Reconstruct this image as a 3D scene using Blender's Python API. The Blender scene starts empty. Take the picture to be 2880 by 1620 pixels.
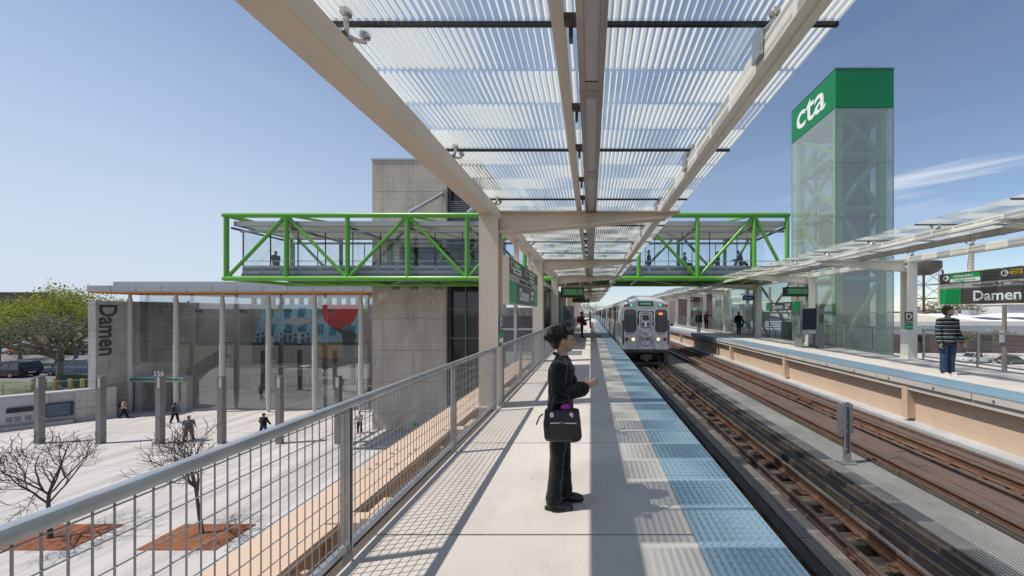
import bpy, bmesh, math, random
from mathutils import Vector, Matrix, Euler
random.seed(7)
R = math.radians
S = bpy.context.scene
COL = S.collection
# ------------------------------------------------------------ camera, sky, sun
EYE = 9.10            # eye height over the plaza
P = 7.44              # platform deck level
cam_d = bpy.data.cameras.new("camera")
cam = bpy.data.objects.new("camera", cam_d); COL.objects.link(cam)
cam.location = (0, 0, EYE); cam.rotation_euler = (R(90), 0, 0)
cam_d.sensor_width = 36.0; cam_d.lens = 12.125
cam_d.shift_x = -0.0767; cam_d.shift_y = 0.0233
cam_d.clip_start = 0.05; cam_d.clip_end = 5000
S.camera = cam
SUN = Vector((-0.575, -0.125, 1.0)).normalized()
W = bpy.data.worlds.new("World"); S.world = W; W.use_nodes = True
nt = W.node_tree; nt.nodes.clear()
sky = nt.nodes.new("ShaderNodeTexSky"); sky.sky_type = 'NISHITA'; sky.sun_disc = False
sky.sun_elevation = math.asin(SUN.z); sky.sun_rotation = math.atan2(SUN.x, SUN.y)
sky.air_density = 1.0; sky.dust_density = 0.0; sky.ozone_density = 3.2; sky.altitude = 180
bg = nt.nodes.new("ShaderNodeBackground"); bg.inputs[1].default_value = 0.125
wo = nt.nodes.new("ShaderNodeOutputWorld")
def clouds():
    tc = nt.nodes.new("ShaderNodeTexCoord")
    mp = nt.nodes.new("ShaderNodeMapping"); mp.inputs['Rotation'].default_value = (0, R(14), R(20)); mp.inputs['Scale'].default_value = (1.0, 1.4, 12.0)
    nz = nt.nodes.new("ShaderNodeTexNoise"); nz.inputs['Scale'].default_value = 1.6; nz.inputs['Detail'].default_value = 7; nz.inputs['Distortion'].default_value = 0.5
    nt.links.new(tc.outputs['Generated'], mp.inputs[0]); nt.links.new(mp.outputs[0], nz.inputs['Vector'])
    mr = nt.nodes.new("ShaderNodeMapRange"); mr.inputs[1].default_value = 0.50; mr.inputs[2].default_value = 0.86
    nt.links.new(nz.outputs[0], mr.inputs[0])
    # a wisp of high cloud to the right of the lift tower
    dv = nt.nodes.new("ShaderNodeVectorMath"); dv.operation = 'DISTANCE'
    sc = nt.nodes.new("ShaderNodeVectorMath"); sc.operation = 'MULTIPLY'; sc.inputs[1].default_value = (1, 1, 5.0)
    nt.links.new(tc.outputs['Generated'], sc.inputs[0])
    d = Vector((1.10, 1, 0.395)).normalized()
    nt.links.new(sc.outputs[0], dv.inputs[0]); dv.inputs[1].default_value = (d.x, d.y, d.z * 5.0)
    m2 = nt.nodes.new("ShaderNodeMapRange"); m2.interpolation_type = 'SMOOTHSTEP'
    m2.inputs[1].default_value = 0.40; m2.inputs[2].default_value = 0.05; m2.inputs[3].default_value = 0.07; m2.inputs[4].default_value = 1.5
    nt.links.new(dv.outputs['Value'], m2.inputs[0])
    mu = nt.nodes.new("ShaderNodeMath"); mu.operation = 'MULTIPLY'; mu.use_clamp = True
    nt.links.new(mr.outputs[0], mu.inputs[0]); nt.links.new(m2.outputs[0], mu.inputs[1])
    mx = nt.nodes.new("ShaderNodeMixRGB"); mx.inputs[2].default_value = (7.5, 7.7, 8.0, 1)
    # thin high veil, thicker toward the horizon and toward the left
    sp = nt.nodes.new("ShaderNodeSeparateXYZ"); nt.links.new(tc.outputs['Generated'], sp.inputs[0])
    v1 = nt.nodes.new("ShaderNodeMapRange"); v1.inputs[1].default_value = 0.0; v1.inputs[2].default_value = 0.55; v1.inputs[3].default_value = 0.66; v1.inputs[4].default_value = 0.14
    nt.links.new(sp.outputs[2], v1.inputs[0])
    v2 = nt.nodes.new("ShaderNodeMapRange"); v2.inputs[1].default_value = -0.8; v2.inputs[2].default_value = 0.8; v2.inputs[3].default_value = 1.5; v2.inputs[4].default_value = 0.25
    nt.links.new(sp.outputs[0], v2.inputs[0])
    vm = nt.nodes.new("ShaderNodeMath"); vm.operation = 'MULTIPLY'; vm.use_clamp = True; nt.links.new(v1.outputs[0], vm.inputs[0]); nt.links.new(v2.outputs[0], vm.inputs[1])
    vx = nt.nodes.new("ShaderNodeMixRGB"); vx.inputs[2].default_value = (5.1, 5.75, 6.75, 1)
    nt.links.new(vm.outputs[0], vx.inputs[0]); nt.links.new(sky.outputs[0], vx.inputs[1])
    nt.links.new(mu.outputs[0], mx.inputs[0]); nt.links.new(vx.outputs[0], mx.inputs[1])
    nt.links.new(mx.outputs[0], bg.inputs[0])
clouds()
nt.links.new(bg.outputs[0], wo.inputs[0])
sd = bpy.data.lights.new("sun", 'SUN'); sd.energy = 4.5; sd.angle = R(0.53); sd.color = (1.0, 0.955, 0.89)
so = bpy.data.objects.new("sun", sd); COL.objects.link(so); so.location = (-40, -10, 60)
so.rotation_euler = SUN.to_track_quat('Z', 'Y').to_euler()
S.view_settings.view_transform = 'Standard'; S.view_settings.look = 'None'
S.view_settings.exposure = 0.0; S.view_settings.gamma = 1.0
S.render.engine = 'CYCLES'
S.cycles.use_denoising = True
S.cycles.max_bounces = 6; S.cycles.diffuse_bounces = 3; S.cycles.glossy_bounces = 3; S.cycles.transmission_bounces = 3
S.cycles.transparent_max_bounces = 24; S.cycles.caustics_reflective = False; S.cycles.caustics_refractive = False

# ------------------------------------------------------------ helpers
def origin(p):
    o = Vector((0,0,0))
    while p: o += Vector(p.location); p = p.parent
    return o
class MB:
    """collects shapes, links them as one mesh object"""
    def __init__(s): s.v = []; s.f = []
    def add(s, vs, fs):
        o = len(s.v); s.v += [tuple(v) for v in vs]; s.f += [tuple(i + o for i in f) for f in fs]; return s
    def bx(s, x0, x1, y0, y1, z0, z1, rz=0, piv=None):
        vs = [(x, y, z) for z in (z0, z1) for y in (y0, y1) for x in (x0, x1)]
        if rz:
            c, n = math.cos(rz), math.sin(rz); px, py = piv or ((x0+x1)/2, (y0+y1)/2)
            vs = [(px+(x-px)*c-(y-py)*n, py+(x-px)*n+(y-py)*c, z) for x, y, z in vs]
        return s.add(vs, [(0,2,3,1),(4,5,7,6),(0,1,5,4),(2,6,7,3),(0,4,6,2),(1,3,7,5)])
    def tube(s, a, b, r, r2=None, n=8, cap=True):
        a, b = Vector(a), Vector(b); r2 = r if r2 is None else r2; d = b - a
        if d.length < 1e-6: return s
        d.normalize(); u = d.cross(Vector((0,0,1)) if abs(d.z) < .95 else Vector((1,0,0))).normalized(); w = d.cross(u)
        vs = []
        for p, rr in ((a, r), (b, r2)):
            for k in range(n):
                t = 2*math.pi*(k+.5)/n; vs.append(p + u*(math.cos(t)*rr) + w*(math.sin(t)*rr))
        fs = [(k, (k+1) % n, n+(k+1) % n, n+k) for k in range(n)]
        if cap: fs += [tuple(range(n-1, -1, -1)), tuple(range(n, 2*n))]
        return s.add(vs, fs)
    def path(s, pts, r, n=8, ends=True):
        """tube along points, radius a number or one per point, rounded ends"""
        pts = [Vector(p) for p in pts]; rs = list(r) if hasattr(r, '__len__') else [r]*len(pts)
        if ends:
            d0 = (pts[0]-pts[1]).normalized(); d1 = (pts[-1]-pts[-2]).normalized()
            P0, R0 = pts[0], rs[0]; P1, R1 = pts[-1], rs[-1]
            pts = [P0+d0*R0*.95, P0+d0*R0*.6] + pts + [P1+d1*R1*.6, P1+d1*R1*.95]; rs = [R0*.3, R0*.8] + rs + [R1*.8, R1*.3]
        vs, fs, u = [], [], None
        for i, p in enumerate(pts):
            d = (pts[min(i+1, len(pts)-1)] - pts[max(i-1, 0)]).normalized()
            if u is None: u = d.cross(Vector((0,0,1)) if abs(d.z) < .9 else Vector((1,0,0))).normalized()
            else:
                u = u - d*u.dot(d); u = u.normalized() if u.length > 1e-5 else d.orthogonal().normalized()
            w = d.cross(u)
            for k in range(n):
                t = 2*math.pi*k/n; vs.append(p + u*(math.cos(t)*rs[i]) + w*(math.sin(t)*rs[i]))
        for i in range(len(pts)-1):
            for k in range(n): fs.append((i*n+k, i*n+(k+1) % n, (i+1)*n+(k+1) % n, (i+1)*n+k))
        fs += [tuple(range(n-1, -1, -1)), tuple(range((len(pts)-1)*n, len(pts)*n))]
        return s.add(vs, fs)
    def rings(s, rows, n=16, p=2.0):
        """stack of horizontal superellipses (x, y, z, rx, ry)"""
        vs, fs = [], []
        for (x, y, z, rx, ry) in rows:
            for k in range(n):
                t = 2*math.pi*k/n; c, q = math.cos(t), math.sin(t)
                vs.append((x+rx*math.copysign(abs(c)**(2/p), c), y+ry*math.copysign(abs(q)**(2/p), q), z))
        for i in range(len(rows)-1):
            for k in range(n): fs.append((i*n+k, i*n+(k+1) % n, (i+1)*n+(k+1) % n, (i+1)*n+k))
        fs += [tuple(range(n-1, -1, -1)), tuple(range((len(rows)-1)*n, len(rows)*n))]
        return s.add(vs, fs)
    def ball(s, c, rx, ry=None, rz=None, n=12, m=8, rot=None):
        ry = rx if ry is None else ry; rz = rx if rz is None else rz
        vs, fs = [(0,0,-rz)], []
        for i in range(1, m):
            a = math.pi*i/m
            for k in range(n):
                t = 2*math.pi*k/n; vs.append((rx*math.sin(a)*math.cos(t), ry*math.sin(a)*math.sin(t), -rz*math.cos(a)))
        vs.append((0,0,rz)); L = len(vs)-1
        for k in range(n): fs.append((0, 1+(k+1) % n, 1+k)); fs.append((L, L-n+k, L-n+(k+1) % n))
        for i in range(m-2):
            for k in range(n): fs.append((1+i*n+k, 1+i*n+(k+1) % n, 1+(i+1)*n+(k+1) % n, 1+(i+1)*n+k))
        M = rot if rot is not None else Matrix.Identity(3)
        return s.add([M @ Vector(v) + Vector(c) for v in vs], fs)
    def prism(s, poly, axis, a, b):
        """2-D polygon extruded along axis from a to b; the other two axes in x,y,z order"""
        n = len(poly); vs = []
        for t in (a, b):
            for (p, q) in poly:
                vs.append({'x': (t, p, q), 'y': (p, t, q), 'z': (p, q, t)}[axis])
        fs = [(k, (k+1) % n, n+(k+1) % n, n+k) for k in range(n)] + [tuple(range(n-1, -1, -1)), tuple(range(n, 2*n))]
        return s.add(vs, fs)
    def quad(s, *p): return s.add(p, [tuple(range(len(p)))])
    def build(s, name, m, parent=None, smooth=False, bevel=0.0, seg=2):
        o0 = origin(parent)
        me = bpy.data.meshes.new(name)
        me.from_pydata([Vector(v)-o0 for v in s.v], [], s.f)
        bm = bmesh.new(); bm.from_mesh(me); bmesh.ops.recalc_face_normals(bm, faces=bm.faces)
        if bevel:
            bmesh.ops.remove_doubles(bm, verts=bm.verts, dist=1e-6)
            es = [e for e in bm.edges if len(e.link_faces) == 2 and e.calc_face_angle(0) > .5]
            bmesh.ops.bevel(bm, geom=es, offset=bevel, segments=seg, profile=.5, affect='EDGES', clamp_overlap=True)
        bm.to_mesh(me); bm.free()
        if smooth:
            me.polygons.foreach_set('use_smooth', [True]*len(me.polygons))
            if smooth != 'all':
                try: me.set_sharp_from_angle(angle=R(40))
                except Exception: pass
        if m: me.materials.append(m)
        o = bpy.data.objects.new(name, me); COL.objects.link(o)
        if parent: o.parent = parent
        return o
def tag(o, label=None, cat=None, group=None, kind=None):
    if label: o['label'] = label
    if cat: o['category'] = cat
    if group: o['group'] = group
    if kind: o['kind'] = kind
    return o
def thing(name, label, cat, loc=(0,0,0), group=None):
    o = bpy.data.objects.new(name, None); COL.objects.link(o); o.location = loc; o.empty_display_size = .2
    return tag(o, label, cat, group)
def inst(src, parent, off):
    """another of the same part, moved by off"""
    c = src.copy(); COL.objects.link(c); c.parent = parent; c.location = Vector(src.location) + Vector(off); return c
def kids(o): return [c for c in COL.objects if c.parent == o]
CH = {}
def copy_tree(o, parent=None):
    ch = [c for c in COL.objects if c.parent == o]
    c = o.copy(); COL.objects.link(c)
    if parent: c.parent = parent
    for k in ch: copy_tree(k, c)
    return c
FACE = {'cam': Euler((R(90),0,0)), '+x': Euler((R(90),0,R(90))), '-x': Euler((R(90),0,R(-90))), 'up': Euler((0,0,0))}
def txt(s, size, m, parent, loc, face='cam', align='LEFT', bold=0.0, ext=0.004, sx=1.0, name='lettering', rot=None):
    """lettering as a mesh part, baseline start at loc"""
    cu = bpy.data.curves.new('letters', 'FONT'); cu.body = s; cu.size = size; cu.align_x = align
    cu.extrude = ext; cu.offset = bold*size; cu.resolution_u = 3; cu.space_line = 0.95
    t = bpy.data.objects.new('letters', cu); COL.objects.link(t)
    bpy.context.view_layer.update()
    me = bpy.data.meshes.new_from_object(t.evaluated_get(bpy.context.evaluated_depsgraph_get()))
    bpy.data.objects.remove(t); bpy.data.curves.remove(cu)
    o0 = origin(parent)
    M = Matrix.Translation(Vector(loc)-o0) @ (rot or FACE[face]).to_matrix().to_4x4() @ Matrix.Diagonal((sx,1,1,1))
    me.transform(M); me.name = name; me.materials.clear(); me.materials.append(m)
    o = bpy.data.objects.new(name, me); COL.objects.link(o); o.parent = parent
    return o
# ------------------------------------------------------------ materials
def base(name):
    m = bpy.data.materials.new(name); m.use_nodes = True
    t = m.node_tree; return m, t, t.nodes['Principled BSDF'], t.nodes['Material Output']
def N(t, kind, **kw):
    n = t.nodes.new('ShaderNode'+kind)
    for k, v in kw.items():
        if k.startswith('i'): n.inputs[int(k[1:])].default_value = v
        else: setattr(n, k, v)
    return n
def mth(t, op, a, b=None, clamp=False):
    n = t.nodes.new('ShaderNodeMath'); n.operation = op; n.use_clamp = clamp
    for i, x in enumerate((a, b)):
        if x is None: continue
        if isinstance(x, (int, float)): n.inputs[i].default_value = x
        else: t.links.new(x, n.inputs[i])
    return n.outputs[0]
def noise(t, scale, detail=5, stretch=(1,1,1), rot=(0,0,0), rough=.6):
    tc = N(t, 'TexCoord'); mp = N(t, 'Mapping'); mp.inputs['Scale'].default_value = stretch; mp.inputs['Rotation'].default_value = rot
    t.links.new(tc.outputs['Object'], mp.inputs[0])
    n = N(t, 'TexNoise'); n.inputs['Scale'].default_value = scale; n.inputs['Detail'].default_value = detail; n.inputs['Roughness'].default_value = rough
    t.links.new(mp.outputs[0], n.inputs['Vector']); return n.outputs[0], mp.outputs[0]
def c4(c, k=1.0): return (min(1, c[0]*k), min(1, c[1]*k), min(1, c[2]*k), 1)
def pm(name, col, rough=.6, metal=0.0, var=.12, scale=4.0, bump=0.0, bscale=60, stretch=(1,1,1), rot=(0,0,0), spec=.4, fine=0.0, dirt=None, coat=0):
    """painted, cast or worn surface: two scales of noise in the colour, fine bump"""
    m, t, b, o = base(name)
    f, vec = noise(t, scale, 6, stretch, rot)
    mr = N(t, 'MapRange'); mr.inputs[1].default_value = .3; mr.inputs[2].default_value = .7; t.links.new(f, mr.inputs[0])
    mx = N(t, 'MixRGB'); mx.inputs[1].default_value = c4(col, 1-var); mx.inputs[2].default_value = c4(col, 1+var)
    t.links.new(mr.outputs[0], mx.inputs[0]); out = mx.outputs[0]
    if fine:
        n2 = N(t, 'TexNoise'); n2.inputs['Scale'].default_value = bscale*2.5; n2.inputs['Detail'].default_value = 3
        tc = N(t, 'TexCoord'); t.links.new(tc.outputs['Object'], n2.inputs['Vector'])
        m3 = N(t, 'MapRange'); m3.inputs[1].default_value = .3; m3.inputs[2].default_value = .7; m3.inputs[3].default_value = 1-fine; m3.inputs[4].default_value = 1+fine
        t.links.new(n2.outputs[0], m3.inputs[0])
        mm = N(t, 'MixRGB'); mm.blend_type = 'MULTIPLY'; mm.inputs[0].default_value = 1
        t.links.new(out, mm.inputs[1]); t.links.new(m3.outputs[0], mm.inputs[2]); out = mm.outputs[0]
    if dirt:
        n3, _ = noise(t, dirt[1], 8, dirt[3] if len(dirt) > 3 else (1,1,1), rough=.7)
        m4 = N(t, 'MapRange'); m4.inputs[1].default_value = .52; m4.inputs[2].default_value = .72; m4.inputs[4].default_value = dirt[2]; t.links.new(n3, m4.inputs[0])
        md = N(t, 'MixRGB'); md.inputs[2].default_value = c4(dirt[0]); t.links.new(m4.outputs[0], md.inputs[0]); t.links.new(out, md.inputs[1]); out = md.outputs[0]
    t.links.new(out, b.inputs['Base Color'])
    b.inputs['Roughness'].default_value = rough; b.inputs['Metallic'].default_value = metal
    b.inputs['Specular IOR Level'].default_value = spec
    if coat: b.inputs['Coat Weight'].default_value = coat; b.inputs['Coat Roughness'].default_value = .1
    if bump:
        nb = N(t, 'TexNoise'); nb.inputs['Scale'].default_value = bscale; nb.inputs['Detail'].default_value = 4
        tc = N(t, 'TexCoord'); t.links.new(tc.outputs['Object'], nb.inputs['Vector'])
        bp = N(t, 'Bump'); bp.inputs['Strength'].default_value = bump; bp.inputs['Distance'].default_value = .02
        t.links.new(nb.outputs[0], bp.inputs['Height']); t.links.new(bp.outputs[0], b.inputs['Normal'])
    return m
def emit(name, col, strength):
    m, t, b, o = base(name); b.inputs['Base Color'].default_value = c4(col); b.inputs['Emission Color'].default_value = c4(col); b.inputs['Emission Strength'].default_value = strength; return m
def glassm(name, tint=(.93,.96,.95), refl=.07, milk=0.0, milkcol=(.85,.9,.87), rough=.0, thru=.45):
    """thin pane: clear through, mirror by angle, some milky frit"""
    m, t, b, o = base(name); t.nodes.remove(b)
    tr = N(t, 'BsdfTransparent'); tr.inputs[0].default_value = c4(tint)
    gl = N(t, 'BsdfGlossy'); gl.inputs['Roughness'].default_value = rough; gl.inputs[0].default_value = (1,1,1,1)
    fr = N(t, 'Fresnel'); fr.inputs[0].default_value = 1.45
    # Fresnel reads inside-out on back faces: fold it through Facing instead
    lw = N(t, 'LayerWeight'); lw.inputs[0].default_value = .5
    p = mth(t, 'POWER', lw.outputs['Facing'], 4.0)
    f = mth(t, 'MULTIPLY_ADD', p, .75); f.node.inputs[2].default_value = refl
    f.node.use_clamp = True
    cur = tr.outputs[0]
    if milk:
        df = N(t, 'BsdfDiffuse'); df.inputs[0].default_value = c4(milkcol); tl = N(t, 'BsdfTranslucent'); tl.inputs[0].default_value = c4(milkcol)
        mm = N(t, 'MixShader'); mm.inputs[0].default_value = thru; t.links.new(df.outputs[0], mm.inputs[1]); t.links.new(tl.outputs[0], mm.inputs[2])
        m2 = N(t, 'MixShader'); m2.inputs[0].default_value = milk; t.links.new(cur, m2.inputs[1]); t.links.new(mm.outputs[0], m2.inputs[2]); cur = m2.outputs[0]
    mx = N(t, 'MixShader'); t.links.new(f, mx.inputs[0]); t.links.new(cur, mx.inputs[1]); t.links.new(gl.outputs[0], mx.inputs[2])
    t.links.new(mx.outputs[0], o.inputs[0]); return m
def frit_glass():
    """canopy glass with white frit stripes in four rows, their width swelling and thinning along each row"""
    m, t, b, o = base('fritted_glass'); t.nodes.remove(b)
    tc = N(t, 'TexCoord'); sp = N(t, 'SeparateXYZ'); t.links.new(tc.outputs['Object'], sp.inputs[0]); x, y = sp.outputs[0], sp.outputs[1]
    v = mth(t, 'DIVIDE', y, .475); row = mth(t, 'FLOOR', v); fv = mth(t, 'FRACT', v)
    u = mth(t, 'FRACT', mth(t, 'DIVIDE', x, .0535))
    ph = mth(t, 'ADD', mth(t, 'MULTIPLY', x, 3.7), mth(t, 'MULTIPLY', row, 2.45))
    w = mth(t, 'ADD', mth(t, 'MULTIPLY', mth(t, 'SINE', ph), .30), .38)
    a = mth(t, 'LESS_THAN', mth(t, 'ABSOLUTE', mth(t, 'SUBTRACT', u, .5)), mth(t, 'MULTIPLY', w, .5))
    g = mth(t, 'GREATER_THAN', fv, .10)
    mask = mth(t, 'MULTIPLY', a, g)
    tr = N(t, 'BsdfTransparent'); tr.inputs[0].default_value = (.95,.97,.97,1)
    gl = N(t, 'BsdfGlossy'); gl.inputs['Roughness'].default_value = .02
    df0 = N(t, 'BsdfTranslucent'); df0.inputs[0].default_value = (.8,.85,.88,1)
    dust = N(t, 'MixShader'); dust.inputs[0].default_value = .045; t.links.new(tr.outputs[0], dust.inputs[1]); t.links.new(df0.outputs[0], dust.inputs[2])
    lw = N(t, 'LayerWeight'); p = mth(t, 'POWER', lw.outputs['Facing'], 4.0); f = mth(t, 'MULTIPLY_ADD', p, .6, True); f.node.inputs[2].default_value = .05
    c = N(t, 'MixShader'); t.links.new(f, c.inputs[0]); t.links.new(dust.outputs[0], c.inputs[1]); t.links.new(gl.outputs[0], c.inputs[2])
    df = N(t, 'BsdfDiffuse'); df.inputs[0].default_value = (.80,.80,.76,1); tl = N(t, 'BsdfTranslucent'); tl.inputs[0].default_value = (.86,.86,.80,1)
    fm = N(t, 'MixShader'); fm.inputs[0].default_value = .60; t.links.new(df.outputs[0], fm.inputs[1]); t.links.new(tl.outputs[0], fm.inputs[2])
    ft = N(t, 'MixShader'); ft.inputs[0].default_value = .22; t.links.new(fm.outputs[0], ft.inputs[1]); t.links.new(tr.outputs[0], ft.inputs[2])
    mx = N(t, 'MixShader'); t.links.new(mask, mx.inputs[0]); t.links.new(c.outputs[0], mx.inputs[1]); t.links.new(ft.outputs[0], mx.inputs[2])
    t.links.new(mx.outputs[0], o.inputs[0]); return m
def formed_concrete(name, col, px=2.35, pz=2.45, tie=.56):
    """board-formed concrete: panel joints, tie holes, stains running down"""
    m, t, b, o = base(name)
    tc = N(t, 'TexCoord'); sp = N(t, 'SeparateXYZ'); t.links.new(tc.outputs['Object'], sp.inputs[0])
    h = mth(t, 'ADD', sp.outputs[0], sp.outputs[1]); z = sp.outputs[2]
    def line(c, pitch, wd): return mth(t, 'LESS_THAN', mth(t, 'ABSOLUTE', mth(t, 'SUBTRACT', mth(t, 'FRACT', mth(t, 'DIVIDE', c, pitch)), .5)), wd/pitch)
    jz = line(z, pz, .022); jm = line(z, pz/2, .007); jx = line(h, px, .014)
    lines = mth(t, 'MAXIMUM', mth(t, 'MAXIMUM', jz, jx), mth(t, 'MULTIPLY', jm, .45))
    dx = mth(t, 'MULTIPLY', mth(t, 'SUBTRACT', mth(t, 'FRACT', mth(t, 'DIVIDE', h, tie)), .5), tie)
    dz = mth(t, 'MULTIPLY', mth(t, 'SUBTRACT', mth(t, 'FRACT', mth(t, 'DIVIDE', mth(t, 'ADD', z, .2), tie*1.09)), .5), tie*1.09)
    rr = mth(t, 'ADD', mth(t, 'MULTIPLY', dx, dx), mth(t, 'MULTIPLY', dz, dz))
    hole = mth(t, 'LESS_THAN', rr, .0011)
    dark = mth(t, 'MAXIMUM', lines, hole)
    f, _ = noise(t, .9, 8, (1,1,.35), rough=.65)
    mr = N(t, 'MapRange'); mr.inputs[1].default_value = .3; mr.inputs[2].default_value = .72; t.links.new(f, mr.inputs[0])
    mx = N(t, 'MixRGB'); mx.inputs[1].default_value = c4(col, .72); mx.inputs[2].default_value = c4(col, 1.15); t.links.new(mr.outputs[0], mx.inputs[0])
    f2, _ = noise(t, 9, 6); m2 = N(t, 'MapRange'); m2.inputs[1].default_value = .3; m2.inputs[2].default_value = .7; m2.inputs[3].default_value = .86; m2.inputs[4].default_value = 1.1; t.links.new(f2, m2.inputs[0])
    mm = N(t, 'MixRGB'); mm.blend_type = 'MULTIPLY'; mm.inputs[0].default_value = 1; t.links.new(mx.outputs[0], mm.inputs[1]); t.links.new(m2.outputs[0], mm.inputs[2])
    md = N(t, 'MixRGB'); md.inputs[2].default_value = c4(col, .34); t.links.new(mth(t, 'MULTIPLY', dark, .75), md.inputs[0]); t.links.new(mm.outputs[0], md.inputs[1])
    t.links.new(md.outputs[0], b.inputs['Base Color']); b.inputs['Roughness'].default_value = .85; b.inputs['Specular IOR Level'].default_value = .25
    bp = N(t, 'Bump'); bp.inputs['Strength'].default_value = .25; bp.inputs['Distance'].default_value = .03; t.links.new(f2, bp.inputs['Height']); t.links.new(bp.outputs[0], b.inputs['Normal'])
    return m
def brickm(name, c1, c2, mort=(.3,.27,.24)):
    m, t, b, o = base(name)
    tc = N(t, 'TexCoord'); sp = N(t, 'SeparateXYZ'); t.links.new(tc.outputs['Object'], sp.inputs[0])
    cb = N(t, 'CombineXYZ'); t.links.new(mth(t, 'ADD', sp.outputs[0], sp.outputs[1]), cb.inputs[0]); t.links.new(sp.outputs[2], cb.inputs[1])
    br = N(t, 'TexBrick'); br.inputs['Scale'].default_value = 1; br.inputs['Brick Width'].default_value = .42; br.inputs['Row Height'].default_value = .15; br.inputs['Mortar Size'].default_value = .012
    br.inputs['Color1'].default_value = c4(c1); br.inputs['Color2'].default_value = c4(c2); br.inputs['Mortar'].default_value = c4(mort)
    t.links.new(cb.outputs[0], br.inputs['Vector'])
    f, _ = noise(t, .5, 6); mr = N(t, 'MapRange'); mr.inputs[1].default_value = .3; mr.inputs[2].default_value = .7; mr.inputs[3].default_value = .75; mr.inputs[4].default_value = 1.2; t.links.new(f, mr.inputs[0])
    mm = N(t, 'MixRGB'); mm.blend_type = 'MULTIPLY'; mm.inputs[0].default_value = 1; t.links.new(br.outputs[0], mm.inputs[1]); t.links.new(mr.outputs[0], mm.inputs[2])
    t.links.new(mm.outputs[0], b.inputs['Base Color']); b.inputs['Roughness'].default_value = .9; return m
def ribbed(name, col, axis, pitch, depth=.8, rough=.35, metal=.7, var=.1):
    """ribs as a bump wave across one axis"""
    m = pm(name, col, rough, metal, var, 1.2); t = m.node_tree; b = t.nodes['Principled BSDF']
    tc = N(t, 'TexCoord'); sp = N(t, 'SeparateXYZ'); t.links.new(tc.outputs['Object'], sp.inputs[0])
    s = mth(t, 'SINE', mth(t, 'MULTIPLY', sp.outputs[axis], 2*math.pi/pitch))
    bp = N(t, 'Bump'); bp.inputs['Strength'].default_value = depth; bp.inputs['Distance'].default_value = pitch*.25; t.links.new(s, bp.inputs['Height']); t.links.new(bp.outputs[0], b.inputs['Normal']); return m
def striped(name, cols, pitch, zoff=0.0):
    """knitted stripes: dark, pale, grey bands by height"""
    m, t, b, o = base(name)
    tc = N(t, 'TexCoord'); sp = N(t, 'SeparateXYZ'); t.links.new(tc.outputs['Object'], sp.inputs[0])
    f, _ = noise(t, 6, 3)
    z = mth(t, 'ADD', sp.outputs[2], mth(t, 'MULTIPLY', f, .02)); fz = mth(t, 'FRACT', mth(t, 'DIVIDE', mth(t, 'ADD', z, zoff), pitch))
    cr = N(t, 'ValToRGB'); cr.color_ramp.interpolation = 'CONSTANT'; e = cr.color_ramp.elements
    e[0].position = 0; e[0].color = c4(cols[0][1]); e[1].position = cols[1][0]; e[1].color = c4(cols[1][1])
    for p, c in cols[2:]: k = e.new(p); k.color = c4(c)
    t.links.new(fz, cr.inputs[0]); t.links.new(cr.outputs[0], b.inputs['Base Color']); b.inputs['Roughness'].default_value = .95; b.inputs['Specular IOR Level'].default_value = .1; return m

M = {}
M['deck'] = pm('broom_concrete', (.53,.483,.432), .85, 0, .09, .8, .35, 90, fine=.12, dirt=((.36,.32,.28), 1.1, .6))
M['deck_far'] = pm('pale_concrete', (.53,.49,.44), .85, 0, .10, .7, .2, 60, fine=.08, dirt=((.34,.31,.28), .9, .4))
M['tile'] = pm('blue_tactile_tile', (.24,.35,.415), .45, 0, .10, 1.5, .1, 80, fine=.06, dirt=((.25,.32,.38), 3, .35))
M['paint'] = pm('beige_steel_paint', (.62,.535,.44), .45, 0, .05, 1.2, .06, 120, dirt=((.42,.37,.31), 2, .25, (1,1,.4)))
M['peach'] = pm('peach_girder_paint', (.60,.44,.315), .5, 0, .05, .9, .08, 80, dirt=((.45,.28,.17), 1.1, .25, (1,.3,1)))
M['galv'] = pm('galvanised_steel', (.42,.43,.44), .38, .75, .16, 7, .05, 40)
M['wire'] = pm('galvanised_wire', (.36,.36,.36), .45, .6, .1, 5)
M['stain'] = pm('stainless_steel', (.50,.49,.47), .3, .9, .12, 3)
M['stainbrown'] = pm('stainless_trough', (.36,.31,.27), .32, .8, .15, 2)
M['lens'] = pm('light_lens', (.42,.40,.39), .4, 0, .05, 10, spec=.5)
M['green'] = pm('green_truss_paint', (.125,.40,.040), .35, 0, .06, 1.5, spec=.5)
M['tgreen'] = pm('green_sign_panel', (.004,.20,.055), .3, 0, .05, .6, spec=.5)
M['sgreen'] = pm('green_sign_face', (.01,.33,.09), .4, 0, .04, 2)
M['white'] = pm('white_lettering', (.78,.78,.76), .5, 0, .03, 3)
M['sgrey'] = pm('dark_sign_face', (.075,.072,.07), .4, 0, .05, 2)
M['slight'] = pm('pale_sign_band', (.40,.39,.37), .45, 0, .05, 2)
M['yellow'] = pm('yellow_sign_patch', (.55,.36,.03), .5)
M['blue'] = pm('blue_sign_face', (.03,.09,.22), .5)
M['black'] = pm('black_housing', (.012,.012,.013), .35, 0, .2, 3)
M['tie'] = pm('timber_tie', (.105,.085,.070), .9, 0, .45, 3, .5, 30, (1,7,7), fine=.25)
M['plank'] = pm('weathered_plank', (.225,.19,.16), .85, 0, .35, 3, .4, 30, (9,.7,9), fine=.25)
M['redplank'] = pm('brown_plank', (.125,.085,.068), .85, 0, .30, 3, .4, 30, (9,.7,9), fine=.25, dirt=((.06,.045,.04), 1.2, .6))
M['darkplank'] = pm('black_composite_plank', (.055,.05,.047), .75, 0, .3, 3, .2, 40, (9,.7,9))
M['rust'] = pm('rusty_rail', (.165,.088,.058), .75, .2, .35, 5, .4, 50, (1,.6,1), fine=.25)
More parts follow.
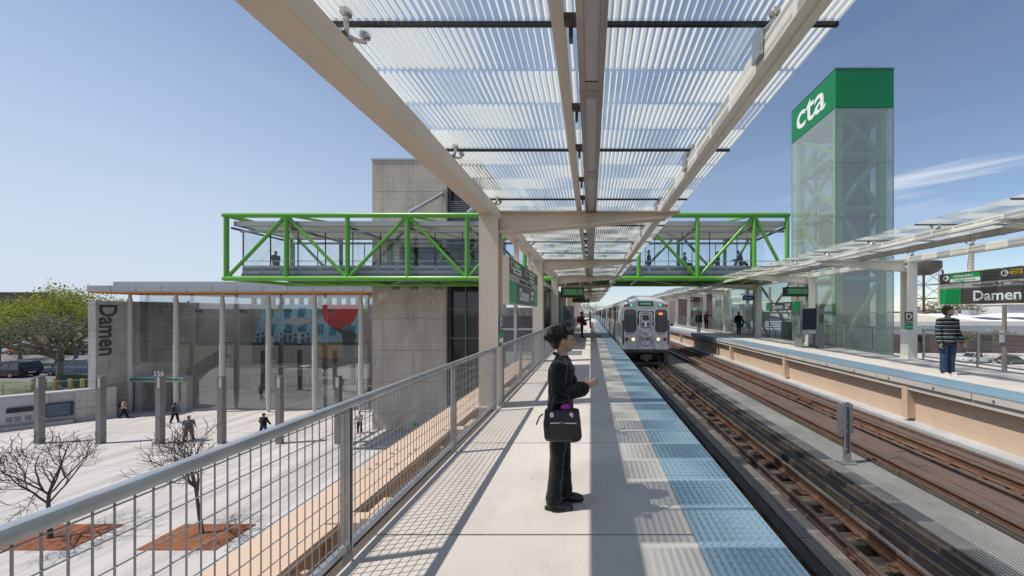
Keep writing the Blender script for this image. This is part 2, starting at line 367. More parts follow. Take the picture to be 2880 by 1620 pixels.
M['rust2'] = pm('rust_brown_rail', (.135,.095,.075), .7, .3, .35, 6, .4, 50, fine=.25)
M['railtop'] = pm('worn_rail_head', (.34,.33,.33), .25, .9, .2, 3)
M['iron'] = pm('dark_iron', (.11,.092,.076), .55, .2, .25, 4, .2, 40)
M['gratebar'] = pm('steel_grating', (.34,.33,.305), .5, .25, .22, 1.3, fine=.15)
M['ledge'] = pm('zinc_ledge', (.55,.56,.57), .5, .3, .12, 1.2, .1, 30, dirt=((.35,.34,.33), 1.4, .5))
M['corten'] = pm('rusted_steel_grate', (.23,.082,.035), .85, 0, .3, 2.5, .2, 60, fine=.2)
M['ground'] = pm('worn_ground', (.24,.22,.19), .95, 0, .25, .03, dirt=((.12,.13,.06), .05, .7))
M['asphalt'] = pm('asphalt', (.17,.165,.16), .9, 0, .12, .5)
M['grass'] = pm('grass', (.10,.12,.05), .95, 0, .45, 2, fine=.3, bscale=20, dirt=((.33,.30,.25), .35, 1.0))
M['formed'] = formed_concrete('formed_concrete', (.56,.485,.415))
M['formed2'] = formed_concrete('wall_concrete', (.47,.435,.40), 3.4, 2.15, 1.1)
M['capcon'] = pm('cast_concrete', (.40,.385,.365), .8, 0, .15, 1.2, .2, 40, fine=.1)
M['cladding'] = pm('grey_metal_panel', (.40,.41,.43), .4, .15, .05, .5)
M['soffit'] = pm('orange_timber_soffit', (.66,.25,.045), .6, 0, .2, 2, stretch=(8,.5,1))
M['cream'] = pm('cream_soffit', (.70,.68,.60), .7, 0, .04, 1)
M['mull'] = pm('white_mullion_paint', (.55,.53,.49), .4, 0, .04, 1)
M['darkgrey'] = pm('dark_grey_panel', (.06,.062,.068), .5, 0, .12, 2)
M['midgrey'] = pm('mid_grey_panel', (.20,.205,.21), .5, .2, .08, 2)
M['pole'] = pm('grey_pole_paint', (.215,.21,.205), .45, .3, .06, 2)
M['bark'] = pm('bark', (.085,.07,.058), .95, 0, .3, 8, .5, 60, (1,1,.3))
M['bark2'] = pm('grey_bark', (.21,.185,.155), .95, 0, .3, 5, .5, 40, (1,1,.3))
M['leafy'] = pm('spring_leaf', (.25,.27,.035), .7, 0, .45, .6)
M['leafo'] = pm('olive_leaf', (.17,.165,.06), .7, 0, .45, .6)
M['brick'] = brickm('red_brick', (.16,.065,.055), (.12,.05,.045))
M['brickbrown'] = brickm('brown_brick', (.20,.115,.085), (.15,.09,.07))
M['corr'] = ribbed('white_corrugated_sheet', (.66,.67,.70), 0, .42, 1.0, .45, .2)
M['roofwhite'] = pm('white_roof_membrane', (.72,.71,.69), .8, 0, .06, .2)
M['rooftan'] = pm('tan_translucent_roof', (.55,.50,.38), .7, 0, .08, .4)
M['glass'] = glassm('clear_glass', (.90,.93,.92), .05)
M['facade'] = glassm('facade_glass', (.77,.80,.80), .13)
M['bridgeglass'] = glassm('bridge_glass', (.94,.955,.96), .03)
M['towerglass'] = glassm('tower_glass', (.80,.87,.86), .05, .21, (.90,.94,.91), 0, .15)
M['darkglass'] = pm('dark_window', (.022,.025,.028), .06, 0, .2, 2, spec=.7)
M['trainglass'] = pm('train_windscreen', (.030,.038,.042), .05, 0, .25, 3, spec=.8)
M['frit'] = frit_glass()
M['silver'] = pm('silver_train_paint', (.64,.64,.64), .32, .2, .07, 2.5, dirt=((.30,.29,.28), 1.3, .35))
M['flute'] = ribbed('fluted_stainless', (.46,.455,.45), 2, .09, .7, .28, .9)
M['redlens'] = pm('red_lens', (.20,.012,.015), .2, 0, .1)
M['ledgreen'] = emit('green_display_glow', (.012,.07,.025), .25)
M['ledtext'] = emit('display_lettering', (.22,.50,.28), .3)
M['ledamber'] = emit('amber_run_number', (1.0,.22,.03), 2.2)
M['headlamp'] = emit('lit_headlamp', (1.0,.78,.50), 1.0)
M['cyanlamp'] = emit('lit_marker_lamp', (.10,.85,.62), .9)
M['skin'] = pm('skin', (.42,.25,.175), .5, 0, .06, 6, spec=.35)
M['skin2'] = pm('brown_skin', (.16,.085,.055), .5, 0, .06, 6, spec=.35)
M['hairdark'] = pm('dark_hair', (.012,.009,.008), .38, 0, .4, 30, .6, 120, spec=.6)
M['hairbrown'] = pm('brown_hair', (.045,.028,.018), .45, 0, .4, 30, .6, 120)
M['blackcloth'] = pm('black_cloth', (.008,.008,.009), .85, 0, .35, 5, .35, 90, spec=.25)
M['blackcloth2'] = pm('charcoal_cloth', (.014,.0135,.013), .9, 0, .3, 5, .3, 90, spec=.2)
M['guardwood'] = pm('dark_guard_timber', (.085,.066,.054), .9, 0, .4, 3, .5, 30, (9,.7,9), fine=.25)
M['leather'] = pm('black_leather', (.008,.009,.013), .33, 0, .3, 8, .25, 50, spec=.5)
M['denim'] = pm('blue_denim', (.030,.052,.105), .9, 0, .4, 5, .3, 90, fine=.2)
M['navy'] = pm('navy_cloth', (.018,.022,.035), .9, 0, .3, 5)
M['greycloth'] = pm('grey_cloth', (.10,.10,.105), .9, 0, .2, 5)
M['bluegrey'] = pm('blue_grey_cloth', (.10,.13,.17), .9, 0, .2, 5)
M['camo'] = pm('camouflage_cloth', (.17,.14,.10), .9, 0, .75, 7)
M['plaid'] = pm('red_plaid_cloth', (.16,.025,.035), .9, 0, .7, 14)
M['maroon'] = pm('maroon_cloth', (.09,.02,.035), .9, 0, .3, 5)
M['hivis'] = pm('beige_vest_cloth', (.50,.40,.30), .85, 0, .15, 5)
M['orange'] = pm('orange_band', (.60,.10,.02), .7)
M['pink'] = pm('pink_rubber', (.65,.03,.22), .5)
M['magenta'] = pm('magenta_fabric', (.40,.03,.32), .5)
M['shoewhite'] = pm('off_white_canvas', (.50,.47,.40), .8, 0, .15, 9)
M['lightjean'] = pm('pale_denim', (.26,.28,.31), .9, 0, .25, 6)
M['redbag'] = pm('red_bag', (.22,.015,.03), .7)
M['knit'] = striped('striped_knit', [(0,(.030,.034,.033)), (.30,(.42,.50,.46)), (.42,(.030,.034,.033)), (.55,(.012,.012,.014)), (.86,(.075,.085,.080))], .098)
M['tyre'] = pm('tyre', (.018,.018,.018), .9); M['rim'] = pm('alloy_rim', (.40,.40,.41), .3, .8)
M['added_skyl'] = glassm('added_skylight_glass', (.95,.96,.97), .0, .85, (.92,.93,.93), 0, .95)
M['paint_sunlit'] = pm('sunlit_steel_paint', (.80,.76,.68), .45, 0, .05, 1.2, .06, 120, dirt=((.5,.46,.4), 2, .2, (1,1,.4)))  # steel paint lightened so the beams look sunlit; sunlight put into the colour
M['framegreen'] = pm('pale_green_steel', (.22,.42,.20), .5, 0, .06, 1.5)
def translucent_panel():
    m, t, b, o = base('translucent_roof_panel'); t.nodes.remove(b)
    d = N(t, 'BsdfDiffuse'); d.inputs[0].default_value = (.78,.77,.71,1); q = N(t, 'BsdfTranslucent'); q.inputs[0].default_value = (.62,.60,.52,1)
    x = N(t, 'MixShader'); x.inputs[0].default_value = .5; t.links.new(d.outputs[0], x.inputs[1]); t.links.new(q.outputs[0], x.inputs[2]); t.links.new(x.outputs[0], o.inputs[0]); return m
M['transroof'] = translucent_panel()
def plaza_mat():
    """pale paving swept into long diagonal bands, with finer broom streaks and stains"""
    m, t, b, o = base('plaza_paving_bands')
    f1, _ = noise(t, .55, 7, (1.9,.13,1), (0,0,0), .68); f2, _ = noise(t, 1.5, 6, (1.7,.12,1), (0,0,0), .7); f3, _ = noise(t, .35, 8, rough=.7)
    def mr(f, a, b_, lo, hi):
        n = N(t, 'MapRange'); n.inputs[1].default_value = a; n.inputs[2].default_value = b_; n.inputs[3].default_value = lo; n.inputs[4].default_value = hi; t.links.new(f, n.inputs[0]); return n.outputs[0]
    k = mth(t, 'MULTIPLY', mth(t, 'MULTIPLY', mr(f1,.38,.62,.76,1.05), mr(f2,.35,.65,.90,1.05)), mr(f3,.35,.65,.90,1.04))
    mx = N(t, 'MixRGB'); mx.blend_type = 'MULTIPLY'; mx.inputs[0].default_value = 1; mx.inputs[1].default_value = (.555,.52,.49,1)
    cb = N(t, 'CombineXYZ')
    for i in range(3): t.links.new(k, cb.inputs[i])
    t.links.new(cb.outputs[0], mx.inputs[2]); t.links.new(mx.outputs[0], b.inputs['Base Color']); b.inputs['Roughness'].default_value = .9; b.inputs['Specular IOR Level'].default_value = .2
    return m
M['plaza'] = plaza_mat()
for k_ in ('blackcloth','blackcloth2'):
    b_ = M[k_].node_tree.nodes['Principled BSDF']; b_.inputs['Sheen Weight'].default_value = .25; b_.inputs['Sheen Roughness'].default_value = .4
def leafm(name, col, var):
    """thin leaves: lit from both sides, each clump a little different"""
    m, t, b, o = base(name); t.nodes.remove(b)
    f, _ = noise(t, .9, 4); mr = N(t, 'MapRange'); mr.inputs[1].default_value = .3; mr.inputs[2].default_value = .7; t.links.new(f, mr.inputs[0])
    mx = N(t, 'MixRGB'); mx.inputs[1].default_value = c4(col, 1-var); mx.inputs[2].default_value = c4(col, 1+var); t.links.new(mr.outputs[0], mx.inputs[0])
    d = N(t, 'BsdfDiffuse'); q = N(t, 'BsdfTranslucent'); x = N(t, 'MixShader'); x.inputs[0].default_value = .45
    t.links.new(mx.outputs[0], d.inputs[0]); t.links.new(mx.outputs[0], q.inputs[0]); t.links.new(d.outputs[0], x.inputs[1]); t.links.new(q.outputs[0], x.inputs[2]); t.links.new(x.outputs[0], o.inputs[0]); return m
M['leafy'] = leafm('spring_leaf_thin', (.27,.30,.05), .35); M['leafo'] = leafm('olive_leaf_thin', (.20,.19,.085), .35)
def spots(m, scale, thr, k, z=1):
    """scattered small dark spots (gum, oil) mixed into a floor colour"""
    t = m.node_tree; b = t.nodes['Principled BSDF']; src = b.inputs['Base Color'].links[0].from_socket
    tc = N(t, 'TexCoord'); v = N(t, 'TexVoronoi'); v.inputs['Scale'].default_value = scale; t.links.new(tc.outputs['Object'], v.inputs['Vector'])
    sp = N(t, 'SeparateColor'); t.links.new(v.outputs['Color'], sp.inputs[0])
    a = mth(t, 'MULTIPLY', mth(t, 'LESS_THAN', v.outputs['Distance'], mth(t, 'MULTIPLY', sp.outputs[0], thr)), mth(t, 'GREATER_THAN', sp.outputs[1], .45))
    mx = N(t, 'MixRGB'); mx.blend_type = 'MULTIPLY'; mx.inputs[2].default_value = (k,k,k*.97,1); t.links.new(a, mx.inputs[0]); t.links.new(src, mx.inputs[1]); t.links.new(mx.outputs[0], b.inputs['Base Color'])
spots(M['deck'], 3.5, .05, .72); spots(M['deck_far'], 3.0, .05, .75); spots(M['tile'], 5.0, .06, .8); spots(M['plaza'], 1.2, .05, .75)
# ------------------------------------------------------------ ground
def struct(name, mb, m): return tag(mb.build(name, m), kind='structure')
struct('ground', MB().quad((-1500,-1200,-.06),(1500,-1200,-.06),(1500,2500,-.06),(-1500,2500,-.06)), M['ground'])
pz = MB(); XS = [-70,-60,-52,-44,-36,-28,-20,-12,-4]; YS = [8,14,20.4,26,32,44,52]
for i in range(len(XS)-1):
    for j in range(len(YS)-1): pz.bx(XS[i]+.012, XS[i+1]-.012, YS[j]+.012, YS[j+1]-.012, -.05, 0)
struct('near_street', MB().bx(-200,-4,-30,7.9,-.05,-.004), M['asphalt'])
struct('plaza_pavement', pz, M['plaza'])
terr = [(-42.9,29.9),(-50,21.6),(-78,-10),(-500,-10),(-500,500),(-42.9,500)]
struct('raised_terrain', MB().prism(terr, 'z', -.05, 1.9), M['grass'])
struct('street', MB().bx(-300,-43.2, 35.6, 44, 1.88, 1.905), M['asphalt'])
struct('far_parking_lot', MB().bx(-300,-43.2, 50, 90, 1.88, 1.906), M['asphalt'])
struct('rear_street', MB().bx(-42,60, 46, 56, -.05, .006), M['asphalt'])
struct('car_park', MB().bx(30,180, 46, 76, -.05, .006), M['deck_far'])
# ------------------------------------------------------------ near platform
pf = thing('railway_platform', 'near station platform of pale concrete slabs where the woman in black stands', 'platform')
d = MB(); y = -2.83
while y < 95: d.bx(-1.60, .766, y+.008, y+1.80-.008, P-.12, P); y += 1.8
d.build('deck', M['deck'], pf)
MB().bx(-1.60,.766,-3,95,P-.30,P-.121).bx(.766,1.36,-3,95,P-.30,P-.03).build('deck_base', M['deck_far'], pf)
b = MB()
yy = -2.0
for k in range(60):
    y0 = -2.0+k*1.83
    if y0 > 93: break
    b.bx(.769, 1.378, y0+.0025, y0+1.8275, P-.028, P+.004)
yd = 1.0
while yd < 9.0:
    for i in range(10):
        xx = .769+.03+i*.0605
        vs, fs = [], []
        for (r, h) in ((.0155,0),(.0145,.005),(.009,.0075)):
            for k in range(8): vs.append((xx+r*math.cos(k*math.pi/4), yd+r*math.sin(k*math.pi/4), P+.004+h))
        fs = [(a*8+k, a*8+(k+1)%8, (a+1)*8+(k+1)%8, (a+1)*8+k) for a in range(2) for k in range(8)] + [tuple(range(16,24))]
        b.add(vs, fs)
    yd += .061
tl = b.build('tactile_strip', M['tile'], pf)
MB().bx(1.36,1.392,-3,95,P-.32,P-.004).build('edge_strip', M['iron'], pf)
MB().bx(-1.72,-1.603,-3,95,P-.16,P-.03).bx(-1.735,-1.721,-3,95,P-.2,P+.01).build('edge_channel', M['iron'], pf)
for yb in (13.2, 30.0, 46.0):
    MB().bx(-1.05,-.35,yb,yb+1.5,P+.001,P+.006).build('floor_hatch', M['midgrey'], pf)
# girders under the near platform
gd = thing('viaduct_girder', 'peach painted steel girder of the elevated railway beside the near platform', 'girder')
g = MB().bx(-3.12,-2.50,-3,95,6.93,7.0).bx(-3.0,-2.97,-3,95,5.6,6.93).bx(-2.66,-2.63,-3,95,5.6,6.93).bx(-3.12,-2.5,-3,95,5.54,5.6)
g.build('girder', M['peach'], gd)
bo = MB(); yb = .5
for yb in (1.9, 2.0, 2.35, 2.45, 4.6, 4.75, 5.1, 5.25, 8.5, 8.7, 9.3, 9.5, 13, 13.3):
    for xb in (-2.95,-2.68): bo.rings([(xb,yb,7.0,.022,.022),(xb,yb,7.022,.022,.022),(xb,yb,7.024,.012,.012)], 6)
bo.build('bolts', M['peach'], gd)
st = None
for k in range(36):
    if st is None: st = MB().prism([(-2.62,5.65),(-2.62,6.9),(-2.40,6.9),(-2.40,6.5)], 'y', -2.5, -2.46).build('stiffener', M['peach'], gd)
    else: inst(st, gd, (0,k*2.7,0))
cb = MB()
for k in range(32): cb.bx(-2.62,1.3,-2+k*2.7,-1.82+k*2.7,6.55,7.02).bx(-2.2,1.3,-2.1+k*2.7,-1.72+k*2.7,7.02,7.12)
cb.bx(-1.95,-1.75,-3,95,6.75,7.1)
cb.build('cross_beam', M['peach'], gd)
for k in range(7):
    yb = 3+k*14
    MB().bx(-3.05,-2.6,yb,yb+.45,0,5.54).build('support_column', M['peach'], gd)
tg = thing('track_girder', 'peach girders carrying the two tracks under the timber ties', 'girder')
g = MB()
for x in (2.18,3.62,5.70,7.14): g.bx(x-.2,x+.2,0,95,5.60,5.84).bx(x-.03,x+.03,0,95,4.9,5.60)
for k in range(20): g.bx(1.8,7.5,1+k*4.6,1.2+k*4.6,5.2,5.6)
g.build('girder', M['peach'], tg)
for k in range(7):
    for x in (2.9, 6.4): MB().bx(x-.3,x+.3,5+k*14,5.6+k*14,0,4.9).build('support_column', M['peach'], tg)
# ------------------------------------------------------------ tracks
ZR = 6.29
def rail_mb(x, y0, y1, z=ZR, h=.17):
    pr = [(x-.07,z-h),(x+.07,z-h),(x+.07,z-h+.014),(x+.012,z-h+.035),(x+.012,z-.045),(x+.036,z-.032),(x+.036,z-.006),(x+.028,z),(x-.028,z),(x-.036,z-.006),(x-.036,z-.032),(x-.012,z-.045),(x-.012,z-h+.035),(x-.07,z-h+.014)]
    return MB().prism(pr, 'y', y0, y1)
tie_proto = None
def track(label, x0, xl, xr, planks, ties_x):
    global tie_proto
    tr = thing('railway_track', label, 'railway track', group='elevated tracks between the platforms')
    for x in (xl, xr):
        r = rail_mb(x, .6, 95).build('rail', M['rust'], tr)
        MB().bx(x-.027,x+.027,.6,95,ZR+.0005,ZR+.003).build('rail_head', M['railtop'], r)
    n = 0; y = .9
    while y < 48:
        dx = random.uniform(-.06,.06)
        if tie_proto is None:
            tie_proto = MB().bx(-1.27,1.27,-.125,.125,-.2,0).build('tie', M['tie'], None, bevel=.012, seg=1)
            t = tie_proto; t.parent = tr
        else:
            t = tie_proto.copy(); COL.objects.link(t); t.parent = tr
        t.location = (x0+dx, y, ZR-.175-random.uniform(0,.012)); t.rotation_euler = (0,0,random.uniform(-.012,.012))
        y += .47+random.uniform(-.04,.04); n += 1
    fa = MB()
    while y < 95: fa.bx(x0-1.25,x0+1.25,y,y+.2,ZR-.37,ZR-.175); y += .56
    tag(fa.build('far_ties', M['tie'], tr), kind='stuff')
    for (x1, x2, z, mk, L) in planks:
        pl = MB(); y = .5-random.uniform(0,2)
        while y < 95:
            e = y+L*random.uniform(.85,1.15); pl.bx(x1,x2,y+.006,e-.006,z-.07,z+random.uniform(-.006,.006)); y = e
        pl.build('plank', M[mk], tr)
    cl = MB(); y = 1.2
    while y < 34:
        for x in (xl, xr):
            for s in (-1,1):
                cl.path([(x+s*.075,y-.05,ZR-.15),(x+s*.10,y-.02,ZR-.115),(x+s*.135,y+.01,ZR-.12),(x+s*.14,y+.05,ZR-.155)], .011, 5)
                cl.bx(x+s*.11-.05,x+s*.11+.05,y-.07,y+.07,ZR-.176,ZR-.155)
        y += .56
    tag(cl.build('rail_clips', M['rust'], tr), kind='stuff')
    return tr
n = track('near track with rusty rails, grey boards and dark gaps between its ties', 2.9, 2.18, 3.62,
    [(2.45,2.59,ZR-.03,'darkplank',4.2),(2.64,2.81,ZR-.05,'plank',2.6),(2.825,2.99,ZR-.05,'plank',3.1)], (1.6,4.2))
rail_mb(3.16,.6,95,ZR-.02,.15).build('guard_rail', M['rust2'], n)
MB().bx(3.74,3.92,.5,95,ZR-.17,ZR+.05).build('guard_timber', M['guardwood'], n)
f = track('far track with brown boards filling it, beside the opposite platform', 6.42, 5.70, 7.14,
    [(5.86,6.06,ZR-.06,'redplank',3.5),(6.07,6.27,ZR-.06,'redplank',2.9),(6.28,6.48,ZR-.06,'redplank',4.1),(7.30,7.52,ZR-.02,'redplank',3.2)], (5.2,7.7))
rail_mb(6.62,.6,95,ZR-.02,.15).build('guard_rail', M['rust2'], f)
MB().bx(7.53,7.62,.5,95,ZR-.25,ZR+.03).build('guard_timber', M['rust2'], f)
for (x, y) in ((6.57,9.4),(7.08,11.0),(3.11,3.4)):
    MB().bx(x-.035,x-.012,y,y+.75,ZR-.15,ZR-.03).bx(x-.075,x-.035,y+.05,y+.12,ZR-.13,ZR-.06).bx(x-.075,x-.035,y+.3,y+.37,ZR-.13,ZR-.06).bx(x-.075,x-.035,y+.58,y+.65,ZR-.13,ZR-.06).build('joint_bar', M['rust'], f)
# grated walkway between the tracks with its kerb angles and conductor covers
ww = thing('walkway_grating', 'narrow walkway of steel grating between the two tracks', 'walkway')
g = MB(); ZG = 6.36
x = 4.22
while x < 5.10: g.bx(x, x+.026, .6, 95, ZG-.03, ZG); x += .0535
y = .8
while y < 95: g.bx(4.22,5.10,y,y+.008,ZG-.026,ZG-.006); y += .6 if y < 20 else 1.8
g.build('grating', M['gratebar'], ww)
MB().bx(4.20,5.12,.6,95,ZG-.14,ZG-.09).build('grating_bed', M['darkplank'], ww)
fr = MB()
for s, x in ((1,4.18),(-1,5.14)):
    fr.bx(x-.006*s if s>0 else x-.006, x+.006, .6,95,ZG-.12,ZG+.035)
    fr.bx(min(x,x-.07*s),max(x,x-.07*s),.6,95,ZG-.02,ZG-.008)
    fr.bx(min(x-.10*s,x-.13*s),max(x-.10*s,x-.13*s),.6,95,ZG-.10,ZG+.02)
    fr.bx(min(x-.17*s,x-.215*s),max(x-.17*s,x-.215*s),.6,95,ZG-.2,ZG-.045)
fr.build('edge_angles', M['iron'], ww)
bl = MB(); y = 1.0
while y < 30:
    for x in (4.085, 5.235): bl.rings([(x,y,ZG-.02,.028,.028),(x,y,ZG+.03,.028,.028),(x,y,ZG+.042,.016,.016)], 8)
    y += 1.22
bl.build('bolt_heads', M['iron'], ww)
# ------------------------------------------------------------ opposite platform
pf2 = thing('railway_platform', 'opposite platform with blue edge strip where the man in a striped sweater stands', 'platform')
d = MB(); y = 0.0
while y < 95: d.bx(8.852,11.75,y+.006,y+3.6-.006,P-.12,P); y += 3.6
d.build('deck', M['deck_far'], pf2)
MB().bx(8.0,11.75,0,95,P-.30,P-.121).build('deck_base', M['deck_far'], pf2)
b = MB()
for k in range(52): b.bx(7.95,8.85,k*1.83+.003,k*1.83+1.827,P-.028,P+.004)
yd = 4.0
while yd < 20:
    b.bx(7.97,8.83,yd,yd+.03,P+.003,P+.009); yd += .061
b.build('tactile_strip', M['tile'], pf2)
e = MB(); y = 0
while y < 95: e.bx(7.955,8.02,y+.008,y+2.4-.008,P-.165,P-.029); y += 2.4
e.build('edge_beam', M['deck_far'], pf2)
bt = MB(); y = .8
while y < 60: bt.tube((7.93,y,P-.10),(7.956,y,P-.10),.02,n=8); y += 1.2
bt.build('edge_bolts', M['midgrey'], pf2)
w = MB().bx(8.20,8.26,0,95,6.33,P-.17)
w.build('girder_web', M['peach'], pf2)
for y in (3.2, 8.7, 14.2, 19.7, 25.2, 30.7, 36.2): MB().bx(7.99,8.20,y,y+.16,6.42,P-.17).build('stiffener', M['peach'], pf2)
MB().bx(7.84,8.20,0,95,6.30,6.345).bx(7.80,7.84,0,95,6.18,6.33).build('ledge', M['ledge'], pf2)
for k in range(7): MB().bx(8.6,9.2,3+k*14,3.6+k*14,0,7.1).build('support_column', M['peach'], pf2)
MB().bx(11.63,11.75,0,95,6.7,P-.121).build('back_girder', M['peach'], pf2)
# ------------------------------------------------------------ canopies
def canopy(name, label, fx, dz, ycol, y_glass0, npan, postsY, PM='paint'):
    """fx maps the near side's x onto this side"""
    H = EYE+dz
    c = thing(name, label, 'canopy', group='glass canopies over the platforms')
    def bx(mb, x0, x1, *r): a, b = fx(x0), fx(x1); return mb.bx(min(a,b), max(a,b), *r)
    ye = ycol[-1]+.4; y00 = ycol[0]
    o = bx(MB(), -1.936, -1.679, y00-3, ye, H+1.687, H+1.897); o.build('column_beam', M[PM], c, bevel=.012)
    # the track-side beam: a box with a ledge
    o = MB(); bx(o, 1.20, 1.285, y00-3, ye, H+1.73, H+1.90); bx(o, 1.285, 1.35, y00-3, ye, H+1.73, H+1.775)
    o.build('edge_beam', M['paint_sunlit'], c, bevel=.008)
    o = bx(MB(), -.245, -.165, y00-3, ye, H+1.80, H+1.94); o.build('purlin', M[PM], c)
    proto = None
    for y in ycol:
        col = MB(); xa, xb = sorted((fx(-1.92), fx(-1.59)))
        zb = P-1.3; zt = H+1.687
        col.bx(xa,xb,y,y+.025,zb,zt).bx(xa,xb,y+.28,y+.305,zb,zt).bx((xa+xb)/2-.012,(xa+xb)/2+.012,y+.025,y+.28,zb,zt)
        col.bx(xa+.01,xb-.01,y+.026,y+.279,zb,P+1.05).bx(xa-.04,xb+.04,y-.04,y+.345,P,P+.03)
        col.build('column', M[PM], c)
        arm = MB(); ym = y+.15
        z0, z1, z2 = H+1.394, H+1.76, H+1.655
        pl = [(fx(-1.59),z0),(fx(1.33),z2),(fx(1.56),H+1.735),(fx(1.56),H+1.76),(fx(-1.59),z1)]
        arm.prism(pl, 'y', ym-.012, ym+.012)
        arm.prism([(fx(-1.59),z0),(fx(1.33),z2),(fx(1.33),z2-.022),(fx(-1.59),z0-.022)], 'y', ym-.13, ym+.13)
        arm.prism([(fx(-1.59),z1),(fx(1.56),z1),(fx(1.56),z1-.02),(fx(-1.59),z1-.02)], 'y', ym-.10, ym+.10)
        arm.build('arm', M[PM], c)
    for y in postsY:
        xa, xb = sorted((fx(-1.80), fx(-1.70)))
        MB().bx(xa,xb,y,y+.10,P+2.70,H+1.687).build('hanging_post', M[PM], c)
    xg0, xg1 = sorted((fx(-1.83), fx(1.75))); ZG = H+2.05
    gp = None
    for k in range(npan):
        y0 = y_glass0+1.9*k
        if gp is None:
            gp = MB().bx(0, xg1-xg0, .012, 1.888, 0, .018).build('glass_panel', M['frit'], c); gp.location = (xg0, y0, ZG)
            bar = MB().bx(0, xg1-xg0, -.012, .012, -.030, -.002).build('joint_bar', M['black'], c); bar.location = (xg0, y0, ZG)
            sp = {}
            for nm, xs in (('a', fx(-1.75)), ('b', fx(1.24))):
                q = MB(); zb = H+1.90-ZG; sgn = 1 if fx(1) > fx(0) else -1
                q.bx(-.012,.012,-.06,.06,zb-.12,zb+.06)
                for dy in (-.10,.10):
                    q.path([(0,0,zb+.05),(sgn*.04,dy*.5,zb+.06),(sgn*.07,dy,zb+.085),(sgn*.07,dy,-.012)], .016, 8)
                    q.rings([(sgn*.07,dy,-.045,.022,.022),(sgn*.07,dy,-.03,.036,.036),(sgn*.07,dy,-.004,.036,.036)], 12)
                sp[nm] = q.build('spider_fitting', M['stain'], c, smooth=True); sp[nm].location = (xs+sgn*(.02 if nm == 'a' else -.06), y0, ZG)
        else:
            inst(gp, c, (0,1.9*k,0)); inst(bar, c, (0,1.9*k,0))
            if y0 < 50:
                for s in sp.values(): inst(s, c, (0,1.9*k,0))
    # light trough
    xa, xb = sorted((fx(-.087), fx(.102))); L = 1.68
    tb = MB().bx(0,xb-xa,.004,L-.004,.02,.14).bx(0,.045,.004,L-.004,0,.02).bx(xb-xa-.045,xb-xa,.004,L-.004,0,.02).bx(.045,xb-xa-.045,.004,.10,0,.02).bx(.045,xb-xa-.045,L-.10,L-.004,0,.02)
    t0 = tb.build('light_trough', M['stainbrown'], c, bevel=.003, seg=1); t0.location = (xa, y_glass0-2.2, H+1.74)
    t0.location = (0,0,0)
    ln = MB().bx(.046,xb-xa-.046,.11,L-.11,.008,.019).build('lens', M['lens'], t0)
    sg = 1 if fx(1) > fx(0) else -1; bxx = fx(-.165)-xa
    q0, q1 = sorted((bxx, fx(-.087)-xa))
    for yy in (.35, 1.1): MB().bx(q0,q1,yy,yy+.05,.07,.12).bx((q0+q1)/2-.012,(q0+q1)/2+.012,yy+.051,yy+.10,0,.10).build('bracket', M['iron'], t0)
    t0.location = (xa, y_glass0-2.2, H+1.74)
    for k in range(1, int((npan*1.9)/L)):
        n = inst(t0, c, (0, L*k, 0))
        for ch in [o for o in COL.objects if o.parent == t0]: inst(ch, n, (0,0,0))
    return c
ycols = [5.93+5.5*k for k in range(-1, 10)]
canopy('platform_canopy', 'glass canopy with white stripes over the near platform on beige columns', lambda x: x, 0.0, ycols, 2.44-1.9*4, 31, [8.09,9.9])
ycols2 = [12.1+5.5*k for k in range(-2, 9)]
canopy('platform_canopy', 'glass canopy with white beams over the opposite platform', lambda x: 9.55-x, 0.06, ycols2, 2.6-1.9, 29, [8.2,10.2], 'paint_sunlit')
# ------------------------------------------------------------ railings
def railing(label, x, y0, y1, posts, fine=True, foot=-.25, plate=None):
    r = thing('railing', label, 'railing', (x, y0, P), 'wire mesh railings along the platforms')
    MB().bx(x-.026,x+.026,y0,y1,P+1.02,P+1.07).build('top_rail', M['galv'], r, smooth=True, bevel=.006)
    MB().bx(x-.022,x+.022,y0,y1,P+.09,P+.13).build('bottom_rail', M['galv'], r, bevel=.006)
    for y in posts:
        MB().bx(x-.03,x+.03,y-.028,y-.018,P+.10,P+1.02).bx(x-.005,x+.005,y-.018,y+.0,P+.1,P+1.02).bx(x-.032,x+.032,y+.0,y+.010,P+foot,P+1.02).build('post', M['galv'], r)
    m = MB(); y = y0+.05; rr = .0033
    while y < y1-.03:
        m.tube((x,y,P+.13),(x,y,P+1.02), rr, n=5, cap=False); y += .052
    for k in range(9): m.tube((x+.006,y0,P+.205+k*.1035-.03),(x+.006,y1,P+.205+k*.1035-.03), rr, n=5, cap=False)
    m.build('wire_mesh', M['wire'], r, smooth='all')
    return r
def posts_between(a, b, s):
    n = max(1, round((b-a)/s)); return [a+.03+(b-a-.06)*k/n for k in range(n+1)]
XR = -1.615
railing('railing of wire mesh in the foreground, before the first beige column', XR, -2.0, 5.86, [-1.27,.51,2.29,4.07,5.80])
names = ['second', 'third', 'fourth', 'fifth', 'sixth', 'seventh', 'eighth']
ords = ['first', 'second', 'third', 'fourth', 'fifth', 'sixth', 'seventh', 'eighth']
for k in range(0, 3):
    a = 5.93+5.5*k+.36; b = 5.93+5.5*(k+1)-.07
    railing('near railing between the %s and the %s beige column' % (ords[k], ords[k+1]), XR, a, b, posts_between(a, b, 1.75))
for k in range(3, 8):
    a = 5.93+5.5*k+.36; b = 5.93+5.5*(k+1)-.07
    railing('far section of the near railing, past the %s beige column' % ords[k], XR, a, b, posts_between(a, b, 1.75))
